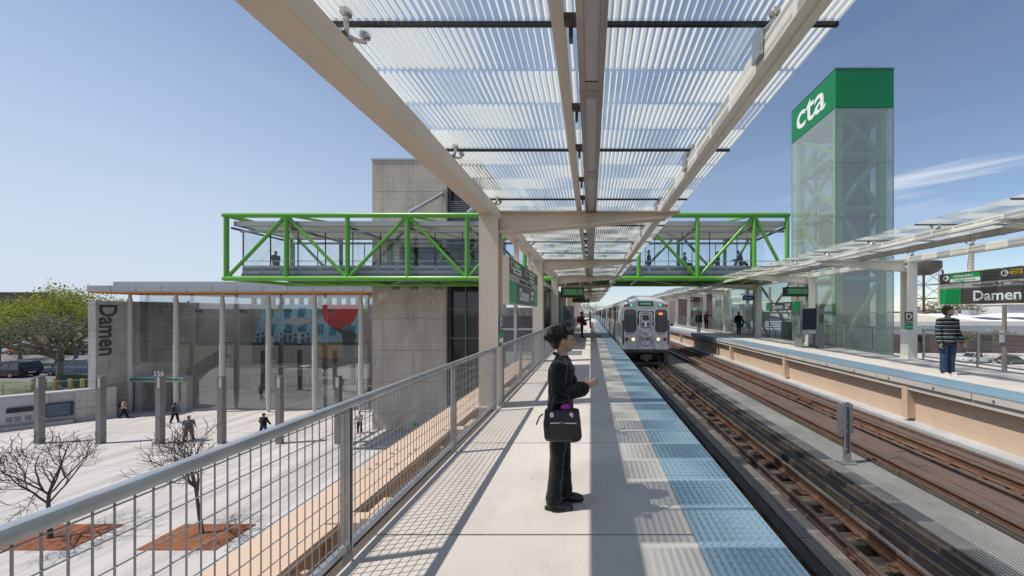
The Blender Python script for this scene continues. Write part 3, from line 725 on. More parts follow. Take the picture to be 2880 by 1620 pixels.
for k in range(-1, 6):
    a = 12.1+5.5*k+.34; b = 12.1+5.5*(k+1)-.05
    if 17 < a < 22: continue
    lab = {-1: 'railing behind the man in a striped sweater', 0: 'railing before the glass lift tower, behind the grey information kiosk'}.get(k, 'opposite railing %s bay past the stairs' % ({2:'first',3:'second',4:'third',5:'fourth'}.get(k, 'last')))
    railing(lab, 11.60, a, b, posts_between(a, b, 1.75))
# ------------------------------------------------------------ green footbridge
br = thing('footbridge', 'bright green tubular truss footbridge with glass walls crossing over the tracks', 'bridge')
NX = [-22.7,-18.95,-15.15,-11.4,-7.7,-4.1,-.55,3.0,6.66,10.2,12.25]
YF, YB, ZB, ZT = 21.5, 26.2, EYE+2.08, EYE+6.02
G = M['green']
def chord(y, z, x0, x1): MB().path([(x0,y,z),((x0+x1)/2,y,z),(x1,y,z)], .155, 14).build('chord', G, br, smooth=True)
chord(YF, ZB, NX[0]-.1, 12.3); chord(YF, ZT, NX[0]-.1, 12.3); chord(YB, ZB, NX[0]-.1, 12.3); chord(YB, ZT, NX[0]-.1, 12.3)
for y, off in ((YF, 0), (YB, 1)):
    for i, x in enumerate(NX):
        MB().tube((x,y,ZB),(x,y,ZT),.13,n=12).build('upright', G, br, smooth=True)
    for i in range(len(NX)-1):
        if (i+off) % 2 == 0: a, b = (NX[i],y,ZB), (NX[i+1],y,ZT)
        else: a, b = (NX[i],y,ZT), (NX[i+1],y,ZB)
        MB().tube(a,b,.10,n=10).build('diagonal', G, br, smooth=True)
MB().tube((NX[0],YF,ZB),(NX[0],YB,ZB),.13,n=12).build('cross_tube', G, br, smooth=True)
MB().tube((NX[0],YF,ZT),(NX[0],YB,ZT),.13,n=12).build('cross_tube', G, br, smooth=True)
for i in range(len(NX)-1):
    for z in (ZB, ZT):
        MB().tube((NX[i],YF if i%2 else YB,z),(NX[i+1],YB if i%2 else YF,z),.08,n=8).build('cross_tube', G, br, smooth=True)
    MB().tube((NX[i+1],YF,ZB),(NX[i+1],YB,ZB),.09,n=8).build('cross_tube', G, br, smooth=True)
X0, X1 = -22.2, 12.3
MB().bx(X0,X1,YF+.42,YB-.35,ZB+.16,ZB+.36).build('floor', M['midgrey'], br)
for y in (22.05, 25.75): MB().bx(X0,X1,y-.05,y+.05,ZB+.02,ZB+.16).build('floor_beam', M['midgrey'], br)
ZPt = EYE+2.95
sl = MB(); w = 1.235
for y in (22.0, 25.8):
    x = X0; pn = MB()
    while x < X1-.2:
        xe = min(x+w, X1); pn.bx(x+.012,xe-.012,y-.03,y+.03,ZB+.18,ZPt)
        if y < 23: sl.bx(x+.09,xe-.09,y-.036,y-.031,ZPt-.32,ZPt-.16)
        x = xe
    pn.build('parapet_panels', M['cladding'], br)
sl.build('vent_slots', M['midgrey'], br)
gp = None; x = X0+.05; zt = EYE+5.05
while x < X1-.3:
    xe = min(x+1.75, X1)
    if gp is None:
        gp = MB().bx(0,1.735,-.008,.008,0,zt-ZPt).build('glass_pane', M['bridgeglass'], br); gp.location = (x,22.0,ZPt)
        gq = inst(gp, br, (0,3.8,0))
        mu = MB().bx(-.018,.018,-.03,.03,0,zt-ZPt).build('mullion', M['darkgrey'], br); mu.location = (x-.008,22.0,ZPt); mq = inst(mu, br, (0,3.8,0))
    elif xe-x > 1.7:
        for o in (gp, gq): inst(o, br, (x-(X0+.05),0,0))
        for o in (mu, mq): inst(o, br, (x-(X0+.05),0,0))
    x = xe
MB().bx(X0-.01,X0+.01,22.05,25.75,ZPt,zt).build('end_glass', M['bridgeglass'], br)
rf = MB().bx(X0-.3,X1,21.75,21.95,EYE+5.42,EYE+5.72).bx(X0-.3,X1,25.8,26.0,EYE+5.42,EYE+5.72).bx(X0-.3,X0-.2,21.95,25.8,EYE+5.42,EYE+5.72)
rf.build('roof_edge', M['cladding'], br)
MB().bx(X0-.19,X1,21.955,25.795,EYE+5.50,EYE+5.53).build('roof_panel', M['transroof'], br)
for y in (21.95, 25.8): MB().bx(X0-.05,X1,y-.06,y+.06,zt,zt+.14).build('head_rail', M['cladding'], br)
for i, x in enumerate(NX):
    MB().bx(x-.05,x+.05,21.8,25.95,EYE+5.24,EYE+5.37).build('roof_beam', M['midgrey'], br)
MB().bx(X0,X1,22.07,22.11,ZPt+.28,ZPt+.32).build('handrail', M['stain'], br)
for x in (-11.4, -7.7):
    s = MB().tube((x,YF,ZT+.1),(x,26.55,18.2),.12,n=12).bx(x-.12,x+.12,26.45,26.58,17.95,18.5)
    s.build('stay_strut', M['cladding'], br, smooth=True)
# ------------------------------------------------------------ concrete stair tower
ct = thing('stair_tower', 'tall board formed concrete tower with tie holes and dark glazed side', 'tower')
XA, XB, XC, YT = -16.85, -11.15, -8.55, 26.62
b = MB()
b.bx(XA,XB,YT,YT+.4,0,11.5); b.bx(XA,XA+2.1,YT,YT+.4,11.5,14.1); b.bx(XA,XB,YT,YT+.4,14.1,20.8); b.bx(XA,XA+.4,YT+.4,35,0,20.8); b.bx(XA+.4,XB,34.6,35,0,20.8)
b.build('concrete_wall', M['formed'], ct)
MB().bx(XA-.05,XC,YT-.05,35,20.8,20.93).build('roof_cap', M['cladding'], ct)
MB().bx(XA+.4,XB+2.4,YT+1.6,YT+1.8,11.5,14.1).build('lobby_wall', M['midgrey'], ct)
for x, m in ((-14.0,'darkgrey'),(-12.1,'darkgrey'),(-10.1,'green'),(-9.3,'darkgrey')): MB().bx(x,x+.95,YT+1.5,YT+1.59,11.5,13.6).build('lobby_door', M[m], ct)
MB().bx(XA+.4,XC,YT+.4,YT+1.6,11.3,11.49).bx(XA+.4,XC,YT+.4,YT+1.6,14.12,14.3).build('lobby_slab', M['midgrey'], ct)
for z0, z1 in ((0,2.3),(2.34,4.65),(4.69,7.0),(7.04,9.3),(9.34,11.4),(14.3,16.5),(16.54,18.7),(18.74,20.7)): MB().bx(XB+.05,XC-.05,YT+.75,YT+.78,z0,z1).build('dark_glazing', M['darkglass'], ct)
f = MB()
for x in (XB, -9.9, XC-.08): f.bx(x,x+.08,YT+.62,YT+.80,0,20.8)
for z in (2.3,4.65,7.0,9.3,11.4,14.2,16.5,18.7): f.bx(XB+.08,XC-.08,YT+.66,YT+.79,z-.02,z+.06)
f.build('glazing_frame', M['midgrey'], ct)
MB().bx(XC-.3,XC,YT+.81,35,0,20.8).build('side_wall', M['formed'], ct)
lv = MB()
for k in range(12): lv.bx(XB+.1,XC-.1,YT+.55,YT+.62,16.0+k*.16,16.05+k*.16)
lv.build('louvre', M['cladding'], ct)
for x in (XA+1.6,XA+3.0,XA+4.9): MB().bx(x,x+.5,YT-.12,YT-.002,ZB-.36,ZB-.18).build('bearing_pad', M['midgrey'], ct)
MB().bx(-13.75,-13.3,YT-.03,YT-.002,.25,.55).build('exit_plate', M['sgreen'], ct)
# stair enclosure between the tower and the near platform
se = thing('stair_enclosure', 'dark glazed stair enclosure on concrete base beside the near platform', 'enclosure')
b = MB().bx(-4.2,-2.2,15.0,15.3,0,6.35).bx(-4.2,-3.9,15.3,26,0,6.35).bx(-2.5,-2.2,15.3,26,0,6.35)
b.build('concrete_base', M['formed'], se)
f = MB()
for x in (-4.2,-3.35,-2.35): f.bx(x,x+.13,15.05,15.2,6.35,10.2)
f.bx(-4.17,-2.35,15.06,15.19,6.35,6.55).bx(-4.17,-2.35,15.06,15.19,9.95,10.2).bx(-4.17,-2.35,15.07,15.18,8.3,8.38)
f.build('frame', M['cladding'], se)
MB().bx(-4.15,-2.3,15.115,15.13,6.56,9.94).build('glass_pane', M['glass'], se)
MB().bx(-4.2,-2.5,16.5,16.6,7.2,8.9).build('inner_panel', M['darkgrey'], se)
MB().bx(-4.25,-1.95,14.9,26,10.21,10.4).build('roof', M['cladding'], se)
s = MB()
for k in range(8): s.bx(-4.0+k*.2,-3.8+k*.2,16.8,18.2,8.6-k*.28,8.7-k*.28)
s.prism([(-3.9,8.6),(-2.5,6.7),(-2.5,7.0),(-3.9,8.9)], 'y', 16.75, 16.8)
s.build('stair_flight', M['capcon'], se)
MB().path([(-3.9,16.7,9.8),(-3.2,16.7,8.8),(-2.5,16.7,7.9)], .03, 6).build('handrail', M['stain'], se)
for k in range(4):
    MB().bx(-2.25,-2.1,15.4+k*2.55,17.75+k*2.55,6.36,10.1).build('side_panel', M['black'] if k%2 == 0 else M['darkgrey'], se)
    MB().bx(-2.28,-2.05,17.76+k*2.55,17.94+k*2.55,6.36,10.2).build('side_post', M['cladding'], se)
# ------------------------------------------------------------ glass lift tower with the green crown
lt = thing('lift_tower', 'tall frosted glass lift tower with a green crown and white lettering', 'tower')
LX0, LX1, LY0, LY1 = 12.36, 15.3, 17.4, 21.2
ZC0, ZC1 = EYE+10.32, EYE+12.27
MB().bx(LX0,LX1,LY0,LY1,ZC0,ZC1).build('crown', M['tgreen'], lt)
txt('cta', 2.05, M['white'], lt, (LX0-.004, 20.72, ZC0+.48), '-x', 'LEFT', .012, .012, 1.05)
MB().bx(LX0-.02,LX1+.02,LY0-.02,LY1+.02,ZC1,ZC1+.05).build('crown_cap', M['midgrey'], lt)
zs = [0.1]; h = (ZC0-.03-0.1)/7
zs = [0.1+h*k for k in range(8)]
gl = MB()
for k in range(7):
    for (a, b_) in ((LX0, (LX0+LX1)/2), ((LX0+LX1)/2, LX1)):
        gl.bx(a+.006,b_-.006,LY0,LY0+.02,zs[k]+.008,zs[k+1]-.008); gl.bx(a+.006,b_-.006,LY1-.02,LY1,zs[k]+.008,zs[k+1]-.008)
    gl.bx(LX0,LX0+.02,LY0+.03,LY1-.03,zs[k]+.008,zs[k+1]-.008); gl.bx(LX1-.02,LX1,LY0+.03,LY1-.03,zs[k]+.008,zs[k+1]-.008)
gl.build('glass_skin', M['towerglass'], lt)
j = MB()
for z in zs[1:-1]: j.bx(LX0+.02,LX1-.02,LY0+.004,LY0+.016,z-.007,z+.007); j.bx(LX0+.004,LX0+.016,LY0+.03,LY1-.03,z-.007,z+.007)
for x, y in ((LX0-.002,LY0-.002),(LX1-.026,LY0-.002),(LX0-.002,LY1-.026)): j.bx(x,x+.028,y,y+.028,.1,ZC0)
j.build('joints', M['midgrey'], lt)
fr = MB(); q = .35
cs = [(LX0+q,LY0+q),(LX1-q,LY0+q),(LX1-q,LY1-q),(LX0+q,LY1-q)]
lv = [0.0,3.6,7.2,10.8,14.4,17.2,19.4]
for x, y in cs: fr.bx(x-.15,x+.15,y-.15,y+.15,0,ZC0)
for k in range(len(lv)-1):
    for i in range(4):
        a, b_ = cs[i], cs[(i+1)%4]
        fr.tube((*a,lv[k+1]),(*b_,lv[k+1]),.11,n=6)
        if k % 2: a, b_ = b_, a
        m_ = ((a[0]+b_[0])/2, (a[1]+b_[1])/2)
        fr.tube((*a,lv[k]),(*b_,lv[k+1]),.13,n=6); fr.tube((*b_,lv[k]),(*m_,(lv[k]+lv[k+1])/2),.13,n=6)
fr.build('bracing_frame', M['green'], lt)
sh = MB()
for z in lv: sh.bx(LX0+.7,LX1-.9,LY0+1.3,LY1-.8,z,z+.16)
for x, y in ((LX0+.9,LY0+1.4),(LX1-1.0,LY0+1.4),(LX1-1.0,LY1-.9),(LX0+.9,LY1-.9),(LX1-.6,LY0+.9)): sh.bx(x-.06,x+.06,y-.06,y+.06,0,ZC0)
sh.bx(LX0+1.0,LX1-1.1,LY0+1.6,LY1-1.0,13.0,15.4).bx(LX1-.8,LX1-.55,LY0+.8,LY1-.8,0,ZC0)
for k in range(9): sh.tube((LX0+.8+.17*k,LY0+1.0,0),(LX0+.8+.17*k,LY0+1.0,ZC0),.015,n=4)
sh.build('lift_shaft', M['darkgrey'], lt)
bt = MB()
for z in zs[1:-1]:
    for s_ in (-.16,.16):
        for x in (LX0+.22,LX1-.22): bt.tube((x,LY0-.03,z+s_),(x,LY0-.002,z+s_),.035,n=8)
        for y in (LY0+.25,LY1-.25): bt.tube((LX0-.03,y,z+s_),(LX0-.002,y,z+s_),.035,n=8)
bt.build('glass_fixings', M['stain'], lt)
txt('4', .75, M['white'], lt, (LX0+.10, LY0+2.2, 9.35), '-x', 'LEFT', 0, .004)
# glazed lobby of the opposite platform, with its stair
lb = thing('glass_lobby', 'frosted glass lobby with green posts behind the opposite platform', 'lobby')
g = MB()
for k in range(4): g.bx(11.95,11.97,25.5+k*2.1,27.55+k*2.1,P,P+2.35).bx(11.95,11.97,25.5+k*2.1,27.55+k*2.1,P+2.38,P+4.6)
for k in range(3): g.bx(12.0+k*1.2,13.17+k*1.2,25.4,25.42,P,P+2.35).bx(12.0+k*1.2,13.17+k*1.2,25.4,25.42,P+2.38,P+4.6)
g.build('glass_skin', M['towerglass'], lb)
f = MB()
for (x, y) in ((12.3,25.8),(15.2,25.8),(12.3,33.4),(15.2,33.4)): f.bx(x-.12,x+.12,y-.12,y+.12,0,P+4.6)
f.tube((12.3,25.8,P),(15.2,25.8,P+4.2),.1,n=6); f.tube((15.2,25.8,P),(12.3,25.8,P+4.2),.1,n=6); f.tube((12.3,25.8,P),(12.3,33.4,P+4.2),.1,n=6)
f.build('green_posts', M['framegreen'], lb)
MB().bx(11.8,15.6,25.2,34,P+4.62,P+4.8).build('roof', M['cladding'], lb)
MB().bx(11.75,15.6,25.2,34,P-.3,P-.02).build('floor', M['deck_far'], lb)
ds = thing('platform_stair', 'steel stair with handrails between the glass lift tower and the lobby', 'stair')
s = MB()
for k in range(16): s.bx(11.95,13.6,21.6+k*.19,21.9+k*.19,P-.05-(15-k)*.0-.0+.0+.165*k-1.2,P-.02+.165*k-1.2)
s.build('treads', M['galv'], ds)
h = MB()
for x in (11.95, 13.6): h.path([(x,21.5,P-.3),(x,24.6,P+2.3)], .03, 6); h.prism([(21.5,P-1.5),(24.8,P+1.3),(24.8,P+1.55),(21.5,P-1.25)], 'x', x-.02, x+.02)
for k in range(5):
    for x in (11.95,13.6): h.bx(x-.02,x+.02,21.6+k*.7,21.64+k*.7,P-1.3+k*.6,P-.2+k*.6)
h.build('handrail', M['stain'], ds)
MB().bx(11.8,13.8,21.3,21.36,P-.2,P+1.05).build('gate_panel', M['midgrey'], ds)
# ------------------------------------------------------------ station house
sh = thing('station_house', 'glass fronted station house with thin flat roof beside the plaza', 'building')
FY = 32.0; FX0, FX1 = -42.6, -16.9
MB().bx(-42.55,-41.9,29.2,44,0,EYE+.95).build('concrete_wall', M['formed2'], sh)
txt('Damen', 1.58, M['sgrey'], sh, (-41.896, 29.42, 9.80), '+x', 'LEFT', .02, .03, .98, rot=Euler((0,R(90),0)))
fa = MB().bx(-44.7,-15,30.6,35.5,EYE+1.80,EYE+2.34).bx(-44.7,-15,43.4,45,EYE+1.80,EYE+2.34).bx(-44.7,-42.5,35.5,41.8,EYE+1.80,EYE+2.34); fa.build('roof', M['cladding'], sh)
MB().quad((-42.5,35.5,EYE+2.2),(-15,35.5,EYE+2.2),(-15,43.4,EYE+2.2),(-42.5,43.4,EYE+2.2)).build('skylight', M['added_skyl'], sh)  # unseen roof opening, added to let daylight brighten the hall and mural
ln = MB()
x = -42.6
while x < -15: ln.bx(x,x+.03,30.590,30.598,EYE+1.81,EYE+2.33); x += 2.24
ln.build('fascia_joints', M['midgrey'], sh)
MB().bx(-44.6,-15,30.62,35.4,EYE+1.66,EYE+1.795).build('soffit', M['soffit'], sh)
MB().bx(-45.0,-15,32.5,35.4,EYE+2.345,EYE+2.85).build('upper_roof', M['cladding'], sh)
pane = MB().bx(0,4.18,0,.022,0,2.125).build('glass_pane', M['facade'], sh); pane.location = (-42.55,FY,.12)
for i in range(6):
    for k in range(5):
        if (i == 0 and k < 2): continue
        if (i, k) == (0, 2): pane.location = (-41.85+0,FY,.12+2.145*2); continue
        o = inst(pane, sh, (0,0,0)); o.location = (-41.85+4.2*i, FY, .12+2.145*k)
for i in range(7):
    x = -41.9+4.2*i
    if x < -17:
        m = MB().path([(x-.0,FY-.62,0),(x,FY-.62,1.2),(x,FY-.62,6),(x,FY-.62,10),(x,FY-.62,EYE+1.75)], [.12,.19,.20,.17,.08], 14, ends=False)
        m.build('mast', M['mull'], sh, smooth=True)
        q = MB()
        for k in range(1,6):
            z = .12+2.145*k
            for s_ in (-.16,.16): q.tube((x,FY-.5,z+s_*.6),(x+s_*.0-.16,FY-.01,z+s_),.022,n=5).tube((x,FY-.5,z+s_*.6),(x+.16,FY-.01,z+s_),.022,n=5).tube((x-.16,FY-.03,z+s_),(x-.16,FY-.001,z+s_),.05,n=8).tube((x+.16,FY-.03,z+s_),(x+.16,FY-.001,z+s_),.05,n=8)
        q.build('spider_fitting', M['stain'], sh)
        if i > 0: MB().ball((x+.55,FY+.75,EYE+.05),.34,.34,.16,12,6).tube((x+.1,FY+.7,EYE+.3),(x+.5,FY+.75,EYE+.12),.04,n=6).build('flood_light', M['mull'], sh, smooth=True)
MB().bx(-41.9,FX1,32.0,44,.004,.02).build('floor', M['capcon'], sh)
b = MB().bx(-41.9,-36.5,42.6,43,0,10.0).bx(-36.5,-17,42.6,43,2.7,10.0)
for k in range(9): b.bx(-36.5+k*2.3,-36.2+k*2.3,42.6,43,0,2.7)
for k in range(22): b.bx(-41.9+k*1.17,-41.6+k*1.17,42.6,43,10.0,10.85)
b.build('rear_wall', M['formed2'], sh)
b = MB().bx(-17.3,-17.0,32.2,42.6,0,.9)
b.build('dwarf_wall', M['capcon'], sh)
# mural: flat painted shapes on the rear wall
mu = thing('mural', 'large painted mural seen through the glass wall, pale blue with a red half disc', 'mural', (-35,42.59,2.8))
def flat(poly, y, m, name): return MB().prism(poly, 'y', y-.006, y).build(name, m, mu)
pmq = lambda n, c: pm('mural_'+n, c, .8, 0, .12, 1.5)
mb_, mt_, mr_, mo_, mg_ = pmq('blue',(.30,.50,.62)), pmq('teal',(.05,.26,.36)), pmq('red',(.55,.05,.05)), pmq('ochre',(.36,.22,.08)), pmq('brown',(.10,.06,.045))
flat([(-41.8,5.3),(-28.6,5.3),(-28.6,10),(-40.3,10)], 42.594, mb_, 'sky_panel')
flat([(-41.8,2.75),(-28.6,2.75),(-28.6,5.29),(-41.8,5.29)], 42.594, mg_, 'ground_panel')
flat([(-34.6,3.4),(-28.7,3.4),(-28.7,5.2),(-34.6,5.2)], 42.586, mo_, 'field_patch')
for (x, z) in ((-40,8.3),(-37.9,8.3),(-36.2,8.4),(-34.1,8.3),(-39.9,6.3),(-37.8,6.4),(-36,6.6),(-33.9,6.3),(-32.3,6.2),(-30.0,6.1)): flat([(x,z),(x+.85,z),(x+1.0,z+1.3),(x+.15,z+1.3)], 42.585, mt_, 'painted_window')
flat([(-31.0+2.35*math.cos(a), 9.98-3.0*abs(math.sin(a))) for a in [math.pi*k/20 for k in range(21)]], 42.578, mr_, 'red_half_disc')
flat([(-38.8+.42*math.cos(k*.4), 9.55+.42*math.sin(k*.4)) for k in range(16)], 42.578, M['yellow'], 'yellow_disc')
flat([(-36.2+1.5*math.cos(k*.4)*(1+.2*math.sin(k*1.7)), 7.9+.5*math.sin(k*.4)) for k in range(16)], 42.572, M['mull'], 'painted_cloud')
random.seed(3)
for k in range(13):
    x = -41.0+k*.56+random.uniform(-.1,.1); h = random.uniform(2.5,3.9); z0 = 3.0+random.uniform(0,.3)
    MB().prism([(x-.18,z0),(x+.18,z0),(x+.16,z0+h*.5),(x-.16,z0+h*.5)], 'y', 42.570, 42.576).build('painted_legs', M['darkgrey'], mu)
    MB().prism([(x-.16,z0+h*.5),(x+.16,z0+h*.5),(x+.22,z0+h*.85),(x-.22,z0+h*.85)], 'y', 42.570, 42.576).build('painted_shirt', random.choice([M['mull'],M['greycloth'],M['bluegrey']]), mu)
    flat([(x+.17*math.cos(a*.6), z0+h*.97+.17*math.sin(a*.6)) for a in range(10)], 42.576, M['hairdark'], 'painted_head')
flat([(-30.5,2.9),(-29.3,2.9),(-29.2,4.9),(-28.9,6.3),(-29.5,6.8),(-30.5,6.9),(-31.6,7.3),(-31.7,7.0),(-30.7,6.3),(-30.5,4.6)], 42.570, M['greycloth'], 'painted_figure')
flat([(-30.1+.42*math.cos(a*.4), 7.2+.45*math.sin(a*.4)) for a in range(16)], 42.565, M['midgrey'], 'painted_head')
# entrance under a green banded canopy
en = thing('entrance', 'station entrance with glass doors under a green banded canopy', 'entrance')
MB().bx(-41.7,-36.9,31.2,32.3,2.75,3.15).build('canopy', M['cladding'], en)
MB().bx(-41.6,-37.0,31.17,31.197,2.9,3.06).build('green_band', M['tgreen'], en)
for x in (-41.6,-39.3,-37.4): MB().bx(x,x+.5,31.5,32.3,0,2.74).build('pier', M['capcon'], en)
for x in (-41.05,-40.15,-38.75): 
    dr = MB().bx(x,x+.07,31.7,31.77,0,2.5).bx(x+.75,x+.82,31.7,31.77,0,2.5).bx(x+.07,x+.75,31.7,31.77,2.4,2.5).bx(x+.07,x+.75,31.7,31.77,0,.25).build('door', M['stain'], en)
    MB().bx(x+.07,x+.75,31.725,31.745,.25,2.4).build('pane', M['facade'], dr)
txt('154', .62, M['white'], en, (-39.3,31.0,3.35), 'cam', 'LEFT', .01, .02)
# ticket machines and info panels inside
for (x, y, w_, lab) in ((-36.5,38.2,5.0,'pale wall of ticket machines inside the station house'), (-30.6,36.5,3.6,'pale kiosk with shuttered front inside the station house')):
    k = thing('ticket_kiosk', lab, 'kiosk', (x,y,0))
    MB().bx(x-w_/2,x+w_/2,y,y+.5,.02,3.0).build('housing', M['capcon'], k)
    for q in range(3): MB().bx(x-w_/2+.3+q*w_/3.2,x-w_/2+.3+q*w_/3.2+.9,y-.02,y-.002,1.1,2.3).build('screen', M['bluegrey'], k)
    MB().bx(x-w_/2+.2,x-w_/2+1.4,y-.02,y-.002,.5,.85).build('notice', M['maroon'], k)
ist = thing('interior_stair', 'stair with railing rising inside the right end of the station house', 'stair')
s = MB()
for k in range(14): s.bx(-27.0+k*.62,-26.3+k*.62,38.0,40.2,.02+.16*k,.18+.16*k)
s.build('steps', M['capcon'], ist)
h = MB()
for y in (38.0,40.2):
    h.path([(-27,y,1.1),(-18,y,3.4)], .035, 6)
    for k in range(8): h.bx(-27+k*1.2,-26.96+k*1.2,y-.02,y+.02,.1+.3*k,1.1+.31*k)
h.build('handrail', M['stain'], ist)
# ------------------------------------------------------------ low clad wall at the plaza edge
A, Bq = Vector((-52,20.0,0)), Vector((-41.2,30.0,0))
dv = (Bq-A); Lw = dv.length; ang = math.atan2(dv.y, dv.x)
pw = thing('plaza_wall', 'low grey clad wall with pale cap and wall screens at the plaza edge', 'wall', A)
def wl(x0,x1,y0,y1,z0,z1): return MB().bx(x0,x1,y0,y1,z0,z1)
LE = 2.05
parts = [('wall', wl(0,Lw-LE,0,.5,0,2.5), 'capcon'), ('end_block', wl(Lw-LE+.01,Lw,-.12,.6,0,2.62), 'formed2'), ('cap', wl(-.1,Lw-LE,-.1,.6,2.505,2.62), 'ledge'), ('bench_step', wl(0,Lw-LE,-.5,-.01,0,.28), 'capcon')]
x = .3
while x < Lw-LE-2.2: parts.append(('clad_panel', wl(x,x+2.2,-.03,-.003,.45,2.45), 'cladding')); x += 2.23
for x in (9.6,9.95,10.4,10.75): parts.append(('vent', wl(x,x+.28,-.045,-.031,.55,.98), 'midgrey'))
parts += [('screen_bar', wl(9.68,10.85,-.25,-.04,1.30,1.66), 'black')]
ROT = Matrix.Rotation(ang, 4, 'Z')
for nm, mb, mk in parts:
    mb.v = [tuple((ROT @ Vector(v)) + A) for v in mb.v]; mb.build(nm, M[mk], pw)
tv = thing('wall_screen', 'black framed wall screen showing a road picture on the low wall', 'screen', A)
for nm, mb, mk in (('housing', wl(11.3,12.55,-.2,-.04,.62,1.72), 'black'), ('screen', wl(11.38,12.47,-.215,-.203,.70,1.64), 'bluegrey')):
    mb.v = [tuple((ROT @ Vector(v)) + A) for v in mb.v]; mb.build(nm, M[mk], tv)
# ------------------------------------------------------------ train
TX = 2.905; TY = 18.2; HW = 1.38; ZF = P-.02      # centre line, nose, half width, floor
def section(hw, top):
    """cross-section of a car body, from bottom left round to bottom right"""
    return [(-hw+.10,-.32),(-hw+.02,.05),(-hw,.45),(-hw,1.0),(-hw+.03,1.75),(-hw+.12,2.05),(-hw*.70,top-.14),(-hw*.38,top-.035),(0,top),(hw*.38,top-.035),(hw*.70,top-.14),(hw-.12,2.05),(hw-.03,1.75),(hw,1.0),(hw,.45),(hw-.02,.05),(hw-.10,-.32)]
def car_body(parent, L, nose):
    b = MB(); rows = []
    ys = [(0,.93,2.34),(.12,.965,2.44),(.45,.995,2.49),(1.2,1,2.5),(L-.3,1,2.5),(L,.97,2.45)] if nose else [(0,.97,2.45),(.3,1,2.5),(L-.3,1,2.5),(L,.97,2.45)]
    vs, fs = [], []
    for (y, k, top) in ys:
        for (x, z) in section(HW*k, top): vs.append((TX+x, parent.location.y+y, ZF+z))
    n = 17
    for i in range(len(ys)-1):
        for q in range(n): fs.append((i*n+q, i*n+(q+1)%n, (i+1)*n+(q+1)%n, (i+1)*n+q))
    fs += [tuple(range(n)), tuple(range((len(ys)-1)*n, len(ys)*n))]
    b.add(vs, fs); return b
def rrect(x0, x1, z0, z1, r, n=4):
    pts = []
    for cx, cz, a0 in ((x1-r,z1-r,0),(x0+r,z1-r,90),(x0+r,z0+r,180),(x1-r,z0+r,270)):
        for k in range(n+1): a = R(a0+90*k/n); pts.append((cx+r*math.cos(a), cz+r*math.sin(a)))
    return pts
def side_parts(car, L):
    y0 = car.location.y
    fl = MB()
    for s in (-1,1):
        x = TX+s*(HW-.012)
        fl.bx(min(x,x+s*.03),max(x,x+s*.03),y0+1.0,y0+L-.5,ZF+.06,ZF+.92)
        fl.bx(min(x-.04*s,x+s*.0),max(x-.04*s,x+s*.0),y0+1.0,y0+L-.5,ZF+1.86,ZF+2.02)
    fl.build('fluted_side', M['flute'], car)
    for s in (-1,1):
        x = TX+s*(HW-.005); fr = MB()
        for (a, b) in ((1.5,2.6),(5.0,6.4),(6.5,7.9),(10.2,11.6),(11.7,12.9)):
            MB().bx(min(x,x+s*.018),max(x,x+s*.018),y0+a,y0+b,ZF+1.02,ZF+1.78).build('side_window', M['darkglass'], car); fr.bx(min(x,x+s*.03),max(x,x+s*.03),y0+a-.04,y0+a,ZF+.98,ZF+1.82).bx(min(x,x+s*.03),max(x,x+s*.03),y0+b,y0+b+.04,ZF+.98,ZF+1.82)
        for a in (3.2, 8.5):
            dd = MB().bx(min(x,x+s*.042),max(x,x+s*.042),y0+a,y0+a+1.25,ZF-.02,ZF+1.95).build('side_door', M['silver'], car)
            for q in (.10,.68): MB().bx(min(x+s*.043,x+s*.05),max(x+s*.043,x+s*.05),y0+a+q,y0+a+q+.46,ZF+.55,ZF+1.75).build('pane', M['darkglass'], dd)
            fr.bx(min(x,x+s*.06),max(x,x+s*.06),y0+a-.05,y0+a,ZF-.05,ZF+2.0).bx(min(x,x+s*.06),max(x,x+s*.06),y0+a+1.25,y0+a+1.3,ZF-.05,ZF+2.0).bx(min(x,x+s*.055),max(x,x+s*.055),y0+a+.61,y0+a+.64,ZF,ZF+1.95)
        fr.build('frames', M['black'], car)
    MB().bx(TX-1.15,TX+1.15,y0+.6,y0+L-.6,ZF-.75,ZF-.30).build('underframe', M['black'], car)
    for ty in (2.4, L-2.6):
        tk = MB().bx(TX-1.05,TX+1.05,y0+ty-1.0,y0+ty+1.0,ZF-1.0,ZF-.72)
        t = tk.build('truck', M['iron'], car)
        wh = MB()
        for dy in (-.8,.8):
            for s in (-1,1): wh.tube((TX+s*.66,y0+ty+dy,ZR+.36),(TX+s*.79,y0+ty+dy,ZR+.36),.355,n=18)
        wh.build('wheels', M['rust2'], t)
lead = thing('train_car', 'leading silver train car with lit headlamps and the number 5143', 'train car', (TX, TY, ZR), 'cars of the silver train')
L = 14.4
body = car_body(lead, L, True).build('body', M['silver'], lead, smooth=True, bevel=.02)
side_parts(lead, L)
